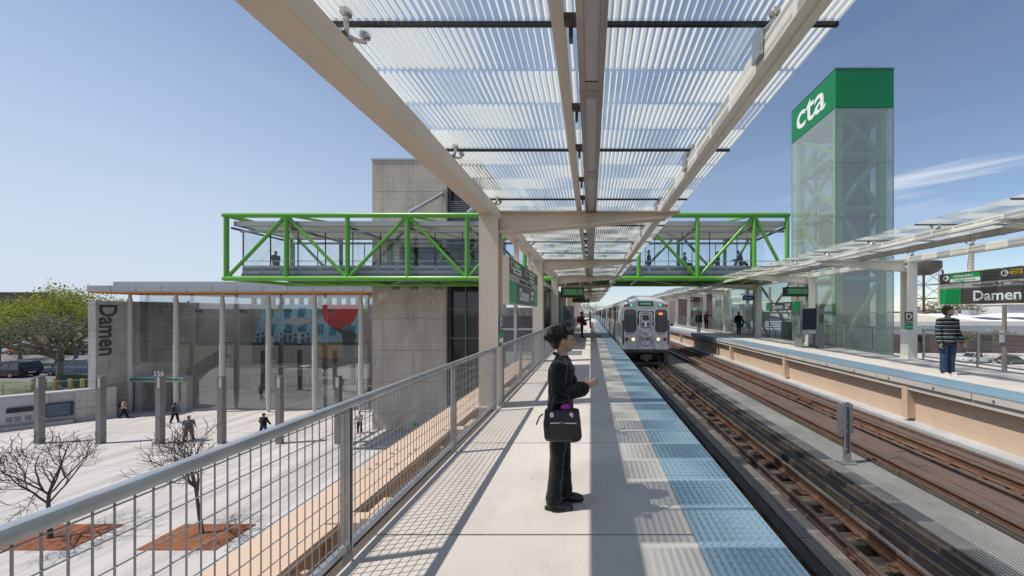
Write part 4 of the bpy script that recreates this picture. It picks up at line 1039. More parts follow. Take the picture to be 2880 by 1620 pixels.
# front wall, built as separate plates standing a little proud of the nose
YN = TY-.001
def plate(name, poly, d0, d1, m, par=lead): return MB().prism([(TX+x, ZF+z) for x, z in poly], 'y', TY-d1, TY-d0).build(name, m, par, bevel=.006, seg=1)
plate('front_panel', [(-1.20,-.30),(-1.22,1.0),(-1.19,1.95),(-.98,2.16),(-.46,2.27),(-.46,-.30)], 0, .03, M['silver'])
plate('front_panel', [(1.20,-.30),(.46,-.30),(.46,2.27),(.98,2.16),(1.19,1.95),(1.22,1.0)], 0, .03, M['silver'])
plate('front_panel', [(-.45,1.72),(.45,1.72),(.45,2.28),(-.45,2.28)], 0, .025, M['silver'])
for s in (-1,1):
    g = plate('windscreen_gasket', rrect(min(s*1.13,s*.50),max(s*1.13,s*.50),.62,1.80,.14), .03, .045, M['black'])
    w = plate('windscreen', rrect(min(s*1.09,s*.54),max(s*1.09,s*.54),.66,1.76,.11), .045, .052, M['trainglass'])
    for k in range(2): plate('grab_bar', [(min(s*1.02,s*.6),.50+k*.07),(max(s*1.02,s*.6),.50+k*.07),(max(s*1.02,s*.6),.525+k*.07),(min(s*1.02,s*.6),.525+k*.07)], .032, .06, M['iron'])
    for (x, rr, mk, nm) in ((s*.66,.11,'headlamp','headlight'),(s*1.0,.11,'redlens','tail_light')):
        h = MB().tube((TX+x,TY-.07,ZF+.24),(TX+x,TY-.028,ZF+.24),rr+.03,n=18).build('lamp_ring', M['stain'], lead, smooth=True)
        MB().tube((TX+x,TY-.08,ZF+.24),(TX+x,TY-.0705,ZF+.24),rr*.82,n=18).build(nm, M[mk], h)
    for q, mk in enumerate(('white','cyanlamp','orange','redlens')):
        x = s*(.60+.16*q); z = 2.05-.012*q
        r_ = MB().tube((TX+x,TY-.05,ZF+z),(TX+x,TY-.029,ZF+z),.072,n=14).build('lamp_ring', M['iron'], lead)
        MB().tube((TX+x,TY-.056,ZF+z),(TX+x,TY-.0505,ZF+z),.052,n=14).build('marker_light', M[mk], r_)
    plate('corner_post', [(min(s*.46,s*.36),-.28),(max(s*.46,s*.36),-.28),(max(s*.46,s*.36),.95),(min(s*.46,s*.36),.95)], .03, .05, M['stain'])
    MB().bx(TX+s*1.20-.05,TX+s*1.20+.05,TY-.03,TY+.25,ZF-.05,ZF+1.25).build('corner_trim', M['flute'], lead)
    MB().path([(TX+s*.43,TY-.06,ZF+.98),(TX+s*.45,TY-.10,ZF+1.2),(TX+s*.43,TY-.06,ZF+1.35)], .014, 6).build('grab_handle', M['iron'], lead)
plate('destination_sign', rrect(-.40,.40,1.98,2.24,.06), .026, .045, M['black'])
plate('sign_face', rrect(-.35,.35,2.02,2.20,.04), .045, .05, M['sgreen'])
txt('Harlem/Lake', .13, M['white'], lead, (TX, TY-.052, ZF+2.07), 'cam', 'CENTER', .01, .002, .85)
dr = plate('door', rrect(-.36,.36,-.27,1.70,.10), -.02, .012, M['silver'])
plate('door_frame', rrect(-.43,.43,-.29,1.76,.14), -.03, .0, M['iron'])
plate('gasket', rrect(-.26,.26,.82,1.62,.12), .012, .03, M['black'], dr)
plate('inner_frame', rrect(-.22,.22,.86,1.58,.10), .03, .036, M['silver'], dr)
plate('door_window', rrect(-.17,.17,1.22,1.52,.05), .036, .042, M['trainglass'], dr)
plate('door_window', rrect(-.18,.18,.93,1.13,.03), .036, .042, M['trainglass'], dr)
plate('notice', [(-.07,.92),(.07,.92),(.07,1.14),(-.07,1.14)], .042, .045, M['white'], dr)
plate('threshold', [(-.38,-.30),(.38,-.30),(.38,-.21),(-.38,-.21)], .012, .07, M['ledge'])
ch = MB()
for s in (-1,1):
    ch.path([(TX+s*.30,TY-.05,ZF+.78),(TX+s*.15,TY-.06,ZF+.56),(TX,TY-.06,ZF+.47)], .012, 5).path([(TX+s*.34,TY-.05,ZF+.45),(TX+s*.2,TY-.06,ZF+.30),(TX,TY-.06,ZF+.24)], .012, 5).path([(TX+s*.34,TY-.05,ZF+.30),(TX+s*.26,TY-.06,ZF-.02),(TX,TY-.06,ZF-.16)], .011, 5)
ch.tube((TX,TY-.06,ZF+.60),(TX,TY-.06,ZF-.16),.009,n=5)
ch.build('safety_chains', M['iron'], lead)
txt('5143', .27, M['black'], lead, (TX, TY-.014, ZF+.15), 'cam', 'CENTER', .012, .003, .95)
txt('008', .17, M['ledamber'], lead, (TX+.68, TY-.054, ZF+1.52), 'cam', 'LEFT', .01, .002, .8, name='run_number')
MB().bx(TX-1.25,TX+1.25,TY-.10,TY+.1,ZF-.46,ZF-.33).bx(TX-1.15,TX+1.15,TY-.16,TY+.1,ZF-.41,ZF-.38).bx(TX-1.15,TX+1.15,TY-.16,TY+.1,ZF-.35,ZF-.335).build('anticlimber', M['iron'], lead)
cp = MB().bx(TX-.28,TX-.10,TY-.35,TY+.2,ZF-.80,ZF-.58).bx(TX-.09,TX+.09,TY-.42,TY+.3,ZF-.86,ZF-.56).bx(TX+.10,TX+.27,TY-.34,TY+.2,ZF-.78,ZF-.60)
cp.tube((TX+.2,TY-.38,ZF-.68),(TX+.2,TY-.30,ZF-.68),.05,n=8)
cp.build('coupler', M['iron'], lead)
MB().bx(TX-1.0,TX+1.0,TY-.05,TY+.02,ZR+.02,ZR+.18).build('pilot_board', M['rust2'], lead)
for s in (-1,1):
    MB().bx(TX+s*1.12-.12,TX+s*1.12+.12,TY+.1,TY+.9,ZF-1.05,ZF-.5).build('step_bracket', M['iron'], lead)
    MB().path([(TX+s*.9,TY+.15,ZF-.45),(TX+s*.95,TY+.05,ZF-.85),(TX+s*.8,TY+.2,ZF-1.0)], .02, 6).build('air_hose', M['black'], lead)
MB().bx(TX-.6,TX+.6,TY+.6,TY+3.4,ZF+2.47,ZF+2.58).build('roof_unit', M['silver'], lead, bevel=.03)
MB().bx(TX+1.38,TX+1.52,TY+.25,TY+.29,ZF+.92,ZF+1.06).tube((TX+1.3,TY+.27,ZF+.98),(TX+1.4,TY+.27,ZF+.98),.015,n=6).build('mirror', M['black'], lead)
src = thing('train_car', 'second silver train car, coupled behind the leading one', 'train car', (TX, TY+L+.5, ZR), 'cars of the silver train')
car_body(src, L, False).build('body', M['silver'], src, smooth=True, bevel=.02)
side_parts(src, L)
for k, nm in ((1,'third'),(2,'fourth'),(3,'fifth')):
    c = copy_tree(src); c.location.y += k*(L+.5); c['label'] = nm+' silver train car, counted from the leading one with headlamps'
# ------------------------------------------------------------ signs, displays, kiosk
def station_sign(label, x, ya, yb, z0, z1, face, flip):
    """long name board; ya is the reading start"""
    s = thing('station_sign', label, 'sign', (x, ya, z0), 'station name boards hung under the canopies')
    sg = 1 if face == '+x' else -1; lo, hi = min(ya,yb), max(ya,yb); d = 1 if yb > ya else -1; Ls = abs(yb-ya); h = z1-z0
    def pl(a, b, za, zb, k, m, nm): 
        y0, y1 = sorted((ya+d*a, ya+d*b)); xs = sorted((x+sg*k, x+sg*(k+.003))); MB().bx(xs[0],xs[1],y0,y1,z0+za*h,z0+zb*h).build(nm, m, s)
    xs = sorted((x, x-sg*.16)); MB().bx(xs[0],xs[1],lo-.06,hi+.06,z0-.02,z1+.02).build('frame', M['paint'], s)
    pl(0,Ls,.66,1,.001,M['sgrey'],'top_band'); pl(0,Ls,.50,.655,.001,M['slight'],'middle_band')
    pl(.62,Ls-.62,0,.495,.001,M['sgrey'],'name_band'); pl(0,.615,0,.495,.001,M['sgreen'],'green_end'); pl(Ls-.615,Ls,0,.495,.001,M['sgreen'],'green_end')
    k = x+sg*.006
    txt('Damen', .40, M['white'], s, (k, ya+d*.95, z0+.10*h), face, 'LEFT', .018, .003)
    txt('2000W\n200N', .16, M['white'], s, (k, ya+d*2.45, z0+.30*h), face, 'LEFT', .01, .003)
    txt('Westhaven Park     United Center', .115, M['black'], s, (k, ya+d*.95, z0+.535*h), face, 'LEFT', .008, .003)
    pl(.32,1.15,.835,.96,.005,M['sgreen'],'line_patch'); pl(.32,1.15,.70,.825,.005,M['white'],'line_patch'); k2 = x+sg*.010
    txt('Ashland/63rd', .10, M['white'], s, (k2, ya+d*.42, z0+.865*h), face, 'LEFT', .01, .002); txt('Cottage Grove', .10, M['sgreen'], s, (k2, ya+d*.42, z0+.735*h), face, 'LEFT', .01, .002)
    pl(1.86,2.12,.80,.95,.005,M['yellow'],'exit_patch'); txt('Out', .115, M['black'], s, (k2, ya+d*1.90, z0+.835*h), face, 'LEFT', .008, .002)
    txt('Damen Ave, west side\nsouthbound buses\ntowards Hoyne Ave', .10, M['white'], s, (k, ya+d*2.2, z0+.89*h), face, 'LEFT', .01, .003)
    for q in (.20, 1.74):
        rg = MB()
        rg.tube((x+sg*.004,ya+d*q,z0+.86*h),(x+sg*.008,ya+d*q,z0+.86*h),.085,n=18); rg.build('arrow_disc', M['white'], s)
        a = MB(); c0 = Vector((x+sg*.012,ya+d*q,z0+.86*h))
        for e in ((.05,0),(.0,.045),(.0,-.045)): a.tube(c0+Vector((0,-d*.05,0)), c0+Vector((0,d*e[0],e[1])), .011, n=5)
        a.build('arrow', M['black'], s)
    return s
station_sign('large dark station sign reading Damen between the first two beige columns', -1.62, 6.9, 10.5, EYE+.175, EYE+1.10, '+x', False)
station_sign('large dark station sign reading Damen above the man in a striped sweater', 11.2, 11.06, 7.46, EYE+.24, EYE+1.185, '-x', True)
def name_plate(label, x, ya, yb, z0, z1, face, grp):
    s = thing('name_plate', label, 'sign', (x, ya, z0), grp); sg = 1 if face == '+x' else -1; d = 1 if yb > ya else -1
    lo, hi = sorted((ya,yb)); xs = sorted((x,x-sg*.12)); MB().bx(xs[0],xs[1],lo,hi,z0,z1).build('frame', M['paint'], s)
    def pl(a, b, m, nm): y0, y1 = sorted((ya+d*a,ya+d*b)); q = sorted((x+sg*.001,x+sg*.004)); MB().bx(q[0],q[1],y0,y1,z0,z1).build(nm,m,s)
    Lh = abs(yb-ya); pl(.5,Lh-.7,M['sgrey'],'name_band'); pl(0,.495,M['sgreen'],'green_end'); pl(Lh-.695,Lh,M['sgreen'],'green_end')
    txt('Damen', .42, M['white'], s, (x+sg*.006, ya+d*.75, z0+.10), face, 'LEFT', .018, .003, .9); txt('2000W\n200N', .17, M['white'], s, (x+sg*.006, ya+d*2.05, z0+.27), face, 'LEFT', .01, .003)
    MB().bx(min(x,x-sg*.1),max(x,x-sg*.1),lo+.3,lo+.4,z1,P+3.2).bx(min(x,x-sg*.1),max(x,x-sg*.1),hi-.4,hi-.3,z1,P+3.2).build('hanger', M['paint'], s)
name_plate('narrow Damen name plate with green ends above the stair, beside the grey kiosk', 10.9, 21.4, 17.9, EYE+.07, EYE+.55, '-x', 'narrow name plates')
name_plate('narrow Damen name plate far along the opposite platform, past the lobby', 10.9, 37.5, 34.0, EYE+.10, EYE+.58, '-x', 'narrow name plates')
def marker(label, x0, x1, y, letter, z=EYE-.62):
    s = thing('marker_sign', label, 'sign', (x0, y, z), 'column marker signs')
    MB().bx(x0,x1,y-.012,y,z+.22,z+.62).build('plate', M['sgrey'], s); MB().bx(x0,x1,y-.012,y,z,z+.215).build('green_plate', M['sgreen'], s)
    txt(letter, .30, M['white'], s, ((x0+x1)/2, y-.014, z+.36), 'cam', 'CENTER', .012, .002); txt('Damen', .075, M['white'], s, ((x0+x1)/2, y-.014, z+.26), 'cam', 'CENTER', .01, .002); txt('to Harlem', .055, M['white'], s, ((x0+x1)/2, y-.014, z+.08), 'cam', 'CENTER', .01, .002)
marker('letter D marker on the opposite column beside the man in a striped sweater', 11.00, 11.28, 12.08, 'D')
s = thing('marker_sign', 'letter D marker on the first beige column behind the woman in black', 'sign', (-1.585, 5.94, EYE-.62), 'column marker signs')
MB().bx(-1.585,-1.573,5.95,6.21,EYE-.34,EYE-.10).build('plate', M['sgrey'], s); MB().bx(-1.585,-1.573,5.95,6.21,EYE-.56,EYE-.345).build('green_plate', M['sgreen'], s)
MB().bx(-1.572,-1.570,5.96,6.20,EYE-.54,EYE-.46).build('white_line', M['white'], s)
txt('D', .22, M['white'], s, (-1.571, 6.08, EYE-.25), '+x', 'CENTER', .012, .002); txt('Damen', .05, M['white'], s, (-1.571, 6.08, EYE-.31), '+x', 'CENTER', .01, .002)
def display(label, x0, x1, y, z0, z1, lines):
    s = thing('arrival_display', label, 'display', (x0, y, z0), 'black train arrival displays')
    MB().bx(x0,x1,y,y+.28,z0,z1).build('housing', M['black'], s, bevel=.015)
    MB().bx(x0+.07,x1-.07,y-.006,y-.001,z0+.09,z1-.05).build('screen', M['ledgreen'], s)
    txt(lines, (z1-z0)*.27, M['ledtext'], s, (x0+.15, y-.008, z0+(z1-z0)*.60), 'cam', 'LEFT', .0, .001, .9)
    MB().bx(x0+.2,x0+.26,y+.1,y+.16,z1,P+3.2).bx(x1-.26,x1-.2,y+.1,y+.16,z1,P+3.2).build('hanger', M['paint'], s)
display('black arrival display under the near canopy, past the second beige column', -1.46, -.31, 16.9, EYE+.70, EYE+1.20, 'Harlem/Lake   Due\nHarlem/Lake  8 min')
display('black arrival display on the opposite platform, above the grey kiosk', 9.96, 11.28, 17.62, EYE+.79, EYE+1.27, 'Ashland/63rd  3 min\nAshland/63rd  9 min')
display('small black display far along the near platform', -.95, -.1, 31.0, EYE+.85, EYE+1.2, 'Harlem/Lake')
sg = thing('hanging_sign', 'small dark exit sign with a yellow patch, far along the near platform', 'sign', (-1.5,27.5,EYE+.9))
MB().bx(-1.45,-.45,27.5,27.6,EYE+.75,EYE+1.25).build('board', M['sgrey'], sg); MB().bx(-1.4,-1.15,27.49,27.499,EYE+1.02,EYE+1.2).build('exit_patch', M['yellow'], sg)
sg = thing('hanging_sign', 'small blue elevator sign hung over the opposite platform', 'sign', (10.3,23.6,EYE+.8))
MB().bx(10.45,11.2,23.6,23.7,EYE+.8,EYE+1.14).build('board', M['blue'], sg); MB().bx(10.3,11.25,23.58,23.72,EYE+1.18,EYE+1.25).build('frame', M['paint'], sg); txt('Elevator', .15, M['white'], sg, (10.82,23.595,EYE+.92), 'cam', 'CENTER', .01, .002)
sg = thing('hanging_sign', 'small dark exit sign far along the opposite platform', 'sign', (10.2,33,EYE+1))
MB().bx(9.6,10.5,33,33.1,EYE+.95,EYE+1.4).build('board', M['sgrey'], sg); MB().bx(9.65,9.9,32.99,32.999,EYE+1.15,EYE+1.35).build('exit_patch', M['yellow'], sg)
# kiosk on the opposite platform
k = thing('information_kiosk', 'grey information kiosk with a dark screen on the opposite platform', 'kiosk', (10.1,15.8,P))
kx0, kx1 = 9.72, 10.68
b = MB().bx(kx1-.30,kx1,15.75,16.45,P,P+1.85).bx(kx0,kx1-.30,15.85,16.0,P+.62,P+1.82).bx(kx0,kx0+.07,15.85,16.4,P,P+.62).bx(kx0,kx1-.3,15.8,16.4,P,P+.05)
b.build('housing', M['midgrey'], k, bevel=.008)
MB().bx(kx0+.02,kx1-.32,15.83,15.849,P+.86,P+1.80).build('screen', M['navy'], k); MB().bx(kx0+.03,kx1-.33,15.835,15.849,P+.65,P+.82).build('control_strip', M['cladding'], k)
MB().bx(kx1-.24,kx1-.06,15.735,15.749,P+1.15,P+1.55).build('speaker_grille', M['darkgrey'], k)
k = thing('information_kiosk', 'tall grey help kiosk far along the near platform', 'kiosk', (-1.3,19.4,P))
MB().bx(-1.55,-.95,19.4,19.9,P,P+2.0).build('housing', M['midgrey'], k, bevel=.01); MB().bx(-1.45,-1.05,19.385,19.399,P+1.2,P+1.75).build('panel', M['bluegrey'], k); MB().bx(-1.4,-1.1,19.385,19.399,P+.6,P+1.05).build('panel', M['darkgrey'], k)
# signal post on the grating
p = thing('signal_post', 'short grey steel post with flat plates standing on the grating between tracks', 'post', (4.64,6.25,6.36))
MB().bx(4.50,4.78,6.17,6.33,6.361,6.39).bx(4.60,4.70,6.21,6.29,6.39,6.55).build('foot', M['galv'], p, bevel=.004)
MB().bx(4.595,4.605,6.21,6.29,6.55,7.46).bx(4.675,4.685,6.21,6.29,6.55,7.46).bx(4.605,4.675,6.24,6.25,6.4,7.46).build('channel', M['midgrey'], p)
MB().bx(4.47,4.595,6.24,6.26,6.86,7.43).bx(4.687,4.75,6.24,6.26,6.90,7.43).build('side_plate', M['galv'], p)
bt = MB()
for z in (6.45,6.62,6.95,7.1,7.4): bt.tube((4.64,6.232,z),(4.64,6.24,z),.012,n=8)
bt.build('bolts', M['white'], p)
# ------------------------------------------------------------ trees
def skeleton(rnd, h, trunk, spread, levels, n1, r0=.07, kink=.10, limb=.62):
    """branch polylines with radii: a straight trunk, limbs fanning out of its top, ever finer twigs; tips for leaves"""
    br, tips = [], []
    def grow(p, d, L, r, lev):
        seg = 5 if lev < 2 else 3; pts, rs = [p], [r]; q = p.copy(); dd = d.copy(); kk = .035 if lev == 0 else kink*(1+.25*lev)
        for k in range(seg):
            dd = (dd + Vector((rnd.gauss(0,kk), rnd.gauss(0,kk), rnd.gauss(0,kk) + (.05 if lev else 0)))).normalized()
            q = q + dd*(L/seg); pts.append(q.copy()); rs.append(r*(1-.38*(k+1)/seg))
        br.append((pts, rs, lev)); tips.append((q, dd)) if lev > 1 else None
        if lev >= levels: return
        n = n1 if lev == 0 else rnd.choice((2,3,4)) if lev < levels-1 else rnd.choice((2,3))
        for i in range(n):
            lead = (i == 0)
            t = 1.0 if lead else (rnd.uniform(.72,1) if lev == 0 else rnd.uniform(.35,1)); a = pts[min(int(round(t*seg)), seg)]
            az = 6.283*i/n + rnd.uniform(-.5,.5); ax = dd.orthogonal().normalized(); side = (Matrix.Rotation(az, 3, dd) @ ax)
            w = rnd.uniform(.05,.25) if lead else spread*rnd.uniform(.7,1.25)
            nd = (dd + side*w).normalized()
            grow(a, nd, (trunk*limb if lev == 0 else L*rnd.uniform(.62,.84))*(1 if not lead else .9), max(r*(.62 if lead else .48), .0), lev+1)
    grow(Vector((0,0,0)), Vector((0,0,1)), trunk, r0, 0)
    return br, tips, h/max(p.z for p, _ in tips)
def bare_tree(label, loc, h, seed, trunk, spread, levels, n1, r0, w=1.0, name='bare_tree', mat='bark', minr=.008, group=None):
    rnd = random.Random(seed); br, tips, s = skeleton(rnd, h, trunk, spread, levels, n1, r0=r0/1.0)
    t = thing(name, label, 'tree', loc, group); tr, cr = MB(), MB(); L = Vector(loc)
    for pts, rs, lev in br:
        P_ = [L+Vector((p.x*s*w,p.y*s*w,p.z*s)) for p in pts]; mb = tr if lev == 0 else cr
        mb.path(P_, [max(r_*(s if lev else 1), minr) for r_ in rs], 8 if lev == 0 else (5 if lev < 3 else 3), ends=False)
    tr.build('trunk', M[mat], t, smooth=True); cr.build('branches', M[mat], t, smooth='all'); return t, [(L+Vector((p.x*s*w,p.y*s*w,p.z*s)), d) for p, d in tips]
def leaves(t, tips, n, size, sig, mat, seed, zmin=-99, name='leaves'):
    rnd = random.Random(seed); mb = MB()
    tips = [p for p, d in tips if p.z > zmin]
    if not tips: return
    for k in range(n):
        c = rnd.choice(tips)+Vector((rnd.gauss(0,sig),rnd.gauss(0,sig),rnd.gauss(0,sig*.8)))
        u = Vector((rnd.gauss(0,1),rnd.gauss(0,1),rnd.gauss(0,1))).normalized(); v = u.orthogonal().normalized(); z = size*rnd.uniform(.6,1.5)
        mb.quad(c-u*z, c+v*z*.5, c+u*z, c-v*z*.5)
    mb.build(name, M[mat], t)
bare_tree('bare young tree in the rusty square at the far left of the plaza', (-21.7,13.85,0), 4.5, 11, 1.8, 1.0, 5, 7, .075, 1.0, 'plaza_tree', minr=.0065, group='bare trees on the plaza')
bare_tree('bare young tree in the rusty square behind the mesh railing, right of the other', (-15.95,14.15,0), 5.0, 5, 2.0, .85, 5, 7, .07, .95, 'plaza_tree', minr=.0065, group='bare trees on the plaza')
for lab, x0, tx in (('rusty steel tree grate around the left bare tree', -23.0, -21.7), ('rusty steel tree grate around the right bare tree', -17.35, -15.95)):
    g = thing('tree_grate', lab, 'tree grate', (x0,13.1,0), 'rusty tree grates')
    mb = MB().bx(x0,tx-.16,13.15,14.75,0,.03).bx(tx+.16,x0+3.05,13.15,14.75,0,.03).bx(tx-.16,tx+.16,13.15,13.8,0,.03).bx(tx-.16,tx+.16,14.3,14.75,0,.03)
    mb.build('plate', M['corten'], g); MB().bx(tx-.155,tx+.155,13.805,14.295,0,.012).build('soil', M['tie'], g)
rnd = random.Random(2)
big, tp = bare_tree('wide bare twiggy tree on the verge behind the yellow bollards', (-52.3,33.9,1.9), 7.6, 21, 1.5, 1.1, 5, 8, .24, 1.2, 'verge_tree', 'bark2', .014)
leaves(big, tp, 900, .09, .3, 'leafo', 4, 5.4)
for i, (x, y, h, sd, nl, lab) in enumerate([(-79,46,8.6,31,5200,'leafy spring tree at the left edge, behind the dark parked car'),(-73.5,47.5,9.4,32,6500,'leafy spring tree behind the blue minivan'),(-68.5,46,10.4,33,7500,'tallest leafy spring tree, beside the concrete wall with letters'),(-86,52,8.5,34,4500,'leafy spring tree by the brick building at the left edge'),(-76,53,10.6,35,5000,'leafy spring tree seen above the concrete wall with letters')]):
    t, tp = bare_tree(lab, (x,y,1.9), h, sd, 2.2, .85, 5, 6, .2, 1.05, 'leafy_tree', 'bark2', .02, 'leafy trees along the street')
    leaves(t, tp, int(nl*.75), .11, .6, 'leafy' if i != 3 else 'leafo', sd+1, 4.0)
for i, (x, y, h, lab) in enumerate([(-30,66,11.5,'bare tree behind the station house, left one'),(-20,60,11.5,'bare tree behind the station house, right one'),(-2,120,13,'bare tree at the end of the tracks'),(4,150,13,'bare tree farther along the tracks')]):
    bare_tree(lab, (x,y,0), h, 50+i, 3.0, .8, 5, 5, .2, .9, 'bare_tree', 'bark2', .03, 'bare trees in the distance')
t, tp = bare_tree('budding tree behind the white roofed warehouse', (106,100,0), 13.5, 61, 3, .8, 5, 6, .25, 1.1, 'budding_tree', 'bark2', .04)
leaves(t, tp, 2600, .22, .9, 'leafo', 62)
for i, x in enumerate((78.5, 86.5)):
    t, tp = bare_tree('small budding tree before the brick warehouse, %s of the pair' % ('left','right')[i], (x,72,0), 5.6, 70+i, 1.2, .6, 5, 6, .12, .8, 'small_tree', 'bark2', .02, 'small trees before the warehouse')
    leaves(t, tp, 700, .14, .35, 'leafo', 72+i)
# ------------------------------------------------------------ plaza light poles
lp = None
labs = ['leftmost', 'second from left', 'third from left', 'fourth from left', 'fifth from left', 'rightmost']
for i, x in enumerate((-38.1,-33.85,-29.75,-25.5,-21.5,-17.45)):
    lab = 'grey plaza light pole with a slotted top, %s of the row of six' % labs[i]
    if lp is None:
        lp = thing('light_pole', lab, 'light pole', (x,23.85,0), 'light poles across the plaza')
        MB().bx(x-.17,x+.17,23.70,24.0,0,3.85).build('pole', M['pole'], lp)
        MB().bx(x-.17,x-.13,23.70,24.0,3.86,4.6).bx(x+.13,x+.17,23.70,24.0,3.86,4.6).bx(x-.129,x+.129,23.9,24.0,3.86,4.6).bx(x-.18,x+.18,23.69,24.01,4.601,4.66).build('lamp_head', M['pole'], lp)
        MB().bx(x-.125,x+.125,23.75,23.87,3.87,4.58).build('lamp_lens', M['cream'], lp)
    else:
        c = copy_tree(lp); c.location.x = x; c['label'] = lab
# ------------------------------------------------------------ verge: bollards, cabinet, fence
bo = None
for i, (x, y) in enumerate([(-51.4,31.8),(-50.5,31.9),(-49.7,32.0),(-48.1,31.9),(-47.0,31.9),(-46.2,32.9)]):
    lab = 'yellow bollard on the verge, %s' % ['farthest left of the row','second from the left','just left of the green cabinet','before the green cabinet','right of the cabinet front','at the right end of the row'][i]
    if bo is None: bo = tag(MB().rings([(0,0,0,.12,.12),(0,0,.92,.12,.12),(0,0,1.0,.09,.09),(0,0,1.02,.03,.03)], 12).build('bollard', pm('yellow_paint',(.55,.40,.13),.6,0,.12,4), smooth=True), lab, 'bollard', 'yellow bollards on the verge'); c = bo
    else: c = bo.copy(); COL.objects.link(c); c['label'] = lab
    c.location = (x, y, 1.9)
cbm = pm('dark_green_cabinet', (.035,.06,.035), .5, 0, .1, 2)
cb = thing('utility_cabinet', 'dark green utility cabinet on the verge behind yellow bollards', 'cabinet', (-49.2,33,1.9))
MB().bx(-50.4,-47.6,32.8,34.0,2.02,3.05).bx(-50.3,-47.7,32.9,33.9,1.9,2.02).bx(-50.45,-47.55,32.75,34.05,3.05,3.12).build('housing', cbm, cb, bevel=.02)
MB().bx(-49.8,-49.3,32.77,32.799,2.7,2.76).bx(-49.0,-48.97,32.77,32.799,2.4,2.8).build('door_handle', M['cladding'], cb)
fn = thing('chain_link_fence', 'chain link fence along the top of the low plaza wall', 'fence', (-52,23,1.9))
f = MB(); a, b_ = Vector((-56,22.5,1.9)), Vector((-43.2,31.6,1.9))
for k in range(9): q = a.lerp(b_, k/8); f.tube(q, q+Vector((0,0,1.25)), .03, n=6)
for z in (.05,1.22): f.tube(a+Vector((0,0,z)), b_+Vector((0,0,z)), .02, n=5)
f.build('posts', M['galv'], fn)
f = MB(); n = 90
for k in range(n): f.tube(a.lerp(b_,k/n)+Vector((0,0,.05)), a.lerp(b_,min(1,(k+7)/n))+Vector((0,0,1.22)), .005, n=3, cap=False).tube(a.lerp(b_,k/n)+Vector((0,0,1.22)), a.lerp(b_,min(1,(k+7)/n))+Vector((0,0,.05)), .005, n=3, cap=False)
f.build('wire_mesh', M['wire'], fn)
tag(MB().tube((-58.2,33.6,1.9),(-58.3,33.6,4.2),.05,n=8).build('sign_post', M['iron']), 'thin dark post on the verge left of the bollards', 'post')
# ------------------------------------------------------------ cars
def car(label, loc, rz, paint, kind='saloon', red=True):
    """side profile along local x (nose at +x), wheels, glass band, lamps"""
    c = thing('parked_car', label, 'car', (0,0,0), 'parked cars')
    L, hgt, W_ = {'saloon': (4.6,1.45,1.8), 'suv': (4.7,1.72,1.86), 'van': (5.1,1.78,1.95), 'pickup': (5.4,1.8,1.95)}[kind]
    hl = L/2; belt = hgt*.60
    low = [(-hl,.38),(-hl+.03,.72),(-hl+.12,belt-.02),(hl*.42,belt),(hl-.35,belt-.14),(hl-.02,.62),(hl,.36),(hl-.1,.24),(-hl+.1,.24)]
    MB().prism(low, 'y', -W_/2, W_/2).build('body', paint, c, smooth=True, bevel=.07, seg=3)
    bk, bt = {'saloon': (-hl*.78,-hl*.42), 'suv': (-hl*.97,-hl*.86), 'van': (-hl*.97,-hl*.90), 'pickup': (-hl*.25,-hl*.18)}[kind]
    fr, ft = {'saloon': (hl*.45,hl*.12), 'suv': (hl*.45,hl*.18), 'van': (hl*.62,hl*.30), 'pickup': (hl*.45,hl*.22)}[kind]
    vs = []
    for (x0, x1, z, w) in ((bk,fr,belt-.03,W_/2-.04),(bt,ft,hgt-.06,W_/2-.22)): vs += [(x0,-w,z),(x1,-w,z),(x1,w,z),(x0,w,z)]
    MB().add(vs, [(0,1,5,4),(1,2,6,5),(2,3,7,6),(3,0,4,7),(4,5,6,7),(3,2,1,0)]).build('window_band', M['darkglass'], c, bevel=.03)
    MB().prism([(bt-.05,hgt-.07),(ft+.05,hgt-.07),(ft-.1,hgt),(bt+.1,hgt)], 'y', -W_/2+.20, W_/2-.20).build('roof', paint, c, bevel=.02)
    pil = MB()
    for fx_ in (0, .36, .68, 1):
        xa = bk+(fr-bk)*fx_; xb = bt+(ft-bt)*fx_
        for s in (-1,1): pil.tube((xa,s*(W_/2-.045),belt-.03),(xb,s*(W_/2-.215),hgt-.06),.035,n=5)
    pil.build('pillars', paint, c)
    for sx_ in (-1,1):
        for s in (-1,1):
            wx = sx_*hl*.62
            t = MB().tube((wx,s*(W_/2-.20),.33),(wx,s*(W_/2+.01),.33),.33,n=18).build('wheel', M['tyre'], c)
            MB().tube((wx,s*(W_/2+.011),.33),(wx,s*(W_/2+.02),.33),.2,n=14).build('rim', M['rim'], t)
    for s in (-1,1):
        MB().bx(-hl-.0,-hl+.16,s*(W_/2-.28)-.14,s*(W_/2-.28)+.16,.72,.90).build('tail_light', M['redlens'], c); MB().bx(hl-.14,hl+.005,s*(W_/2-.3)-.18,s*(W_/2-.3)+.18,.60,.74).build('headlight', M['rim'], c)
    MB().bx(-hl-.03,-hl+.03,-.25,.25,.5,.62).build('number_plate', M['white'], c)
    c.location = loc; c.rotation_euler = (0,0,rz); return c
pt = lambda n, col: pm(n+'_car_paint', col, .25, .2, .05, 2, coat=.6)
pdk, pbl, pwh, prd, psv, pgn = pt('dark_grey',(.045,.042,.045)), pt('slate_blue',(.10,.14,.21)), pt('white',(.70,.70,.70)), pt('red',(.35,.03,.025)), pt('silver',(.33,.34,.35)), pt('green',(.08,.10,.08))
car('dark grey parked car at the left edge of the street', (-64.2,38.2,1.9), math.pi, pdk, 'suv')
car('slate blue minivan parked on the street behind the green cabinet', (-58.9,39.6,1.9), math.pi, pbl, 'van')
car('silver car half hidden behind the concrete wall with letters', (-51.9,38.6,1.9), math.pi, psv, 'saloon')
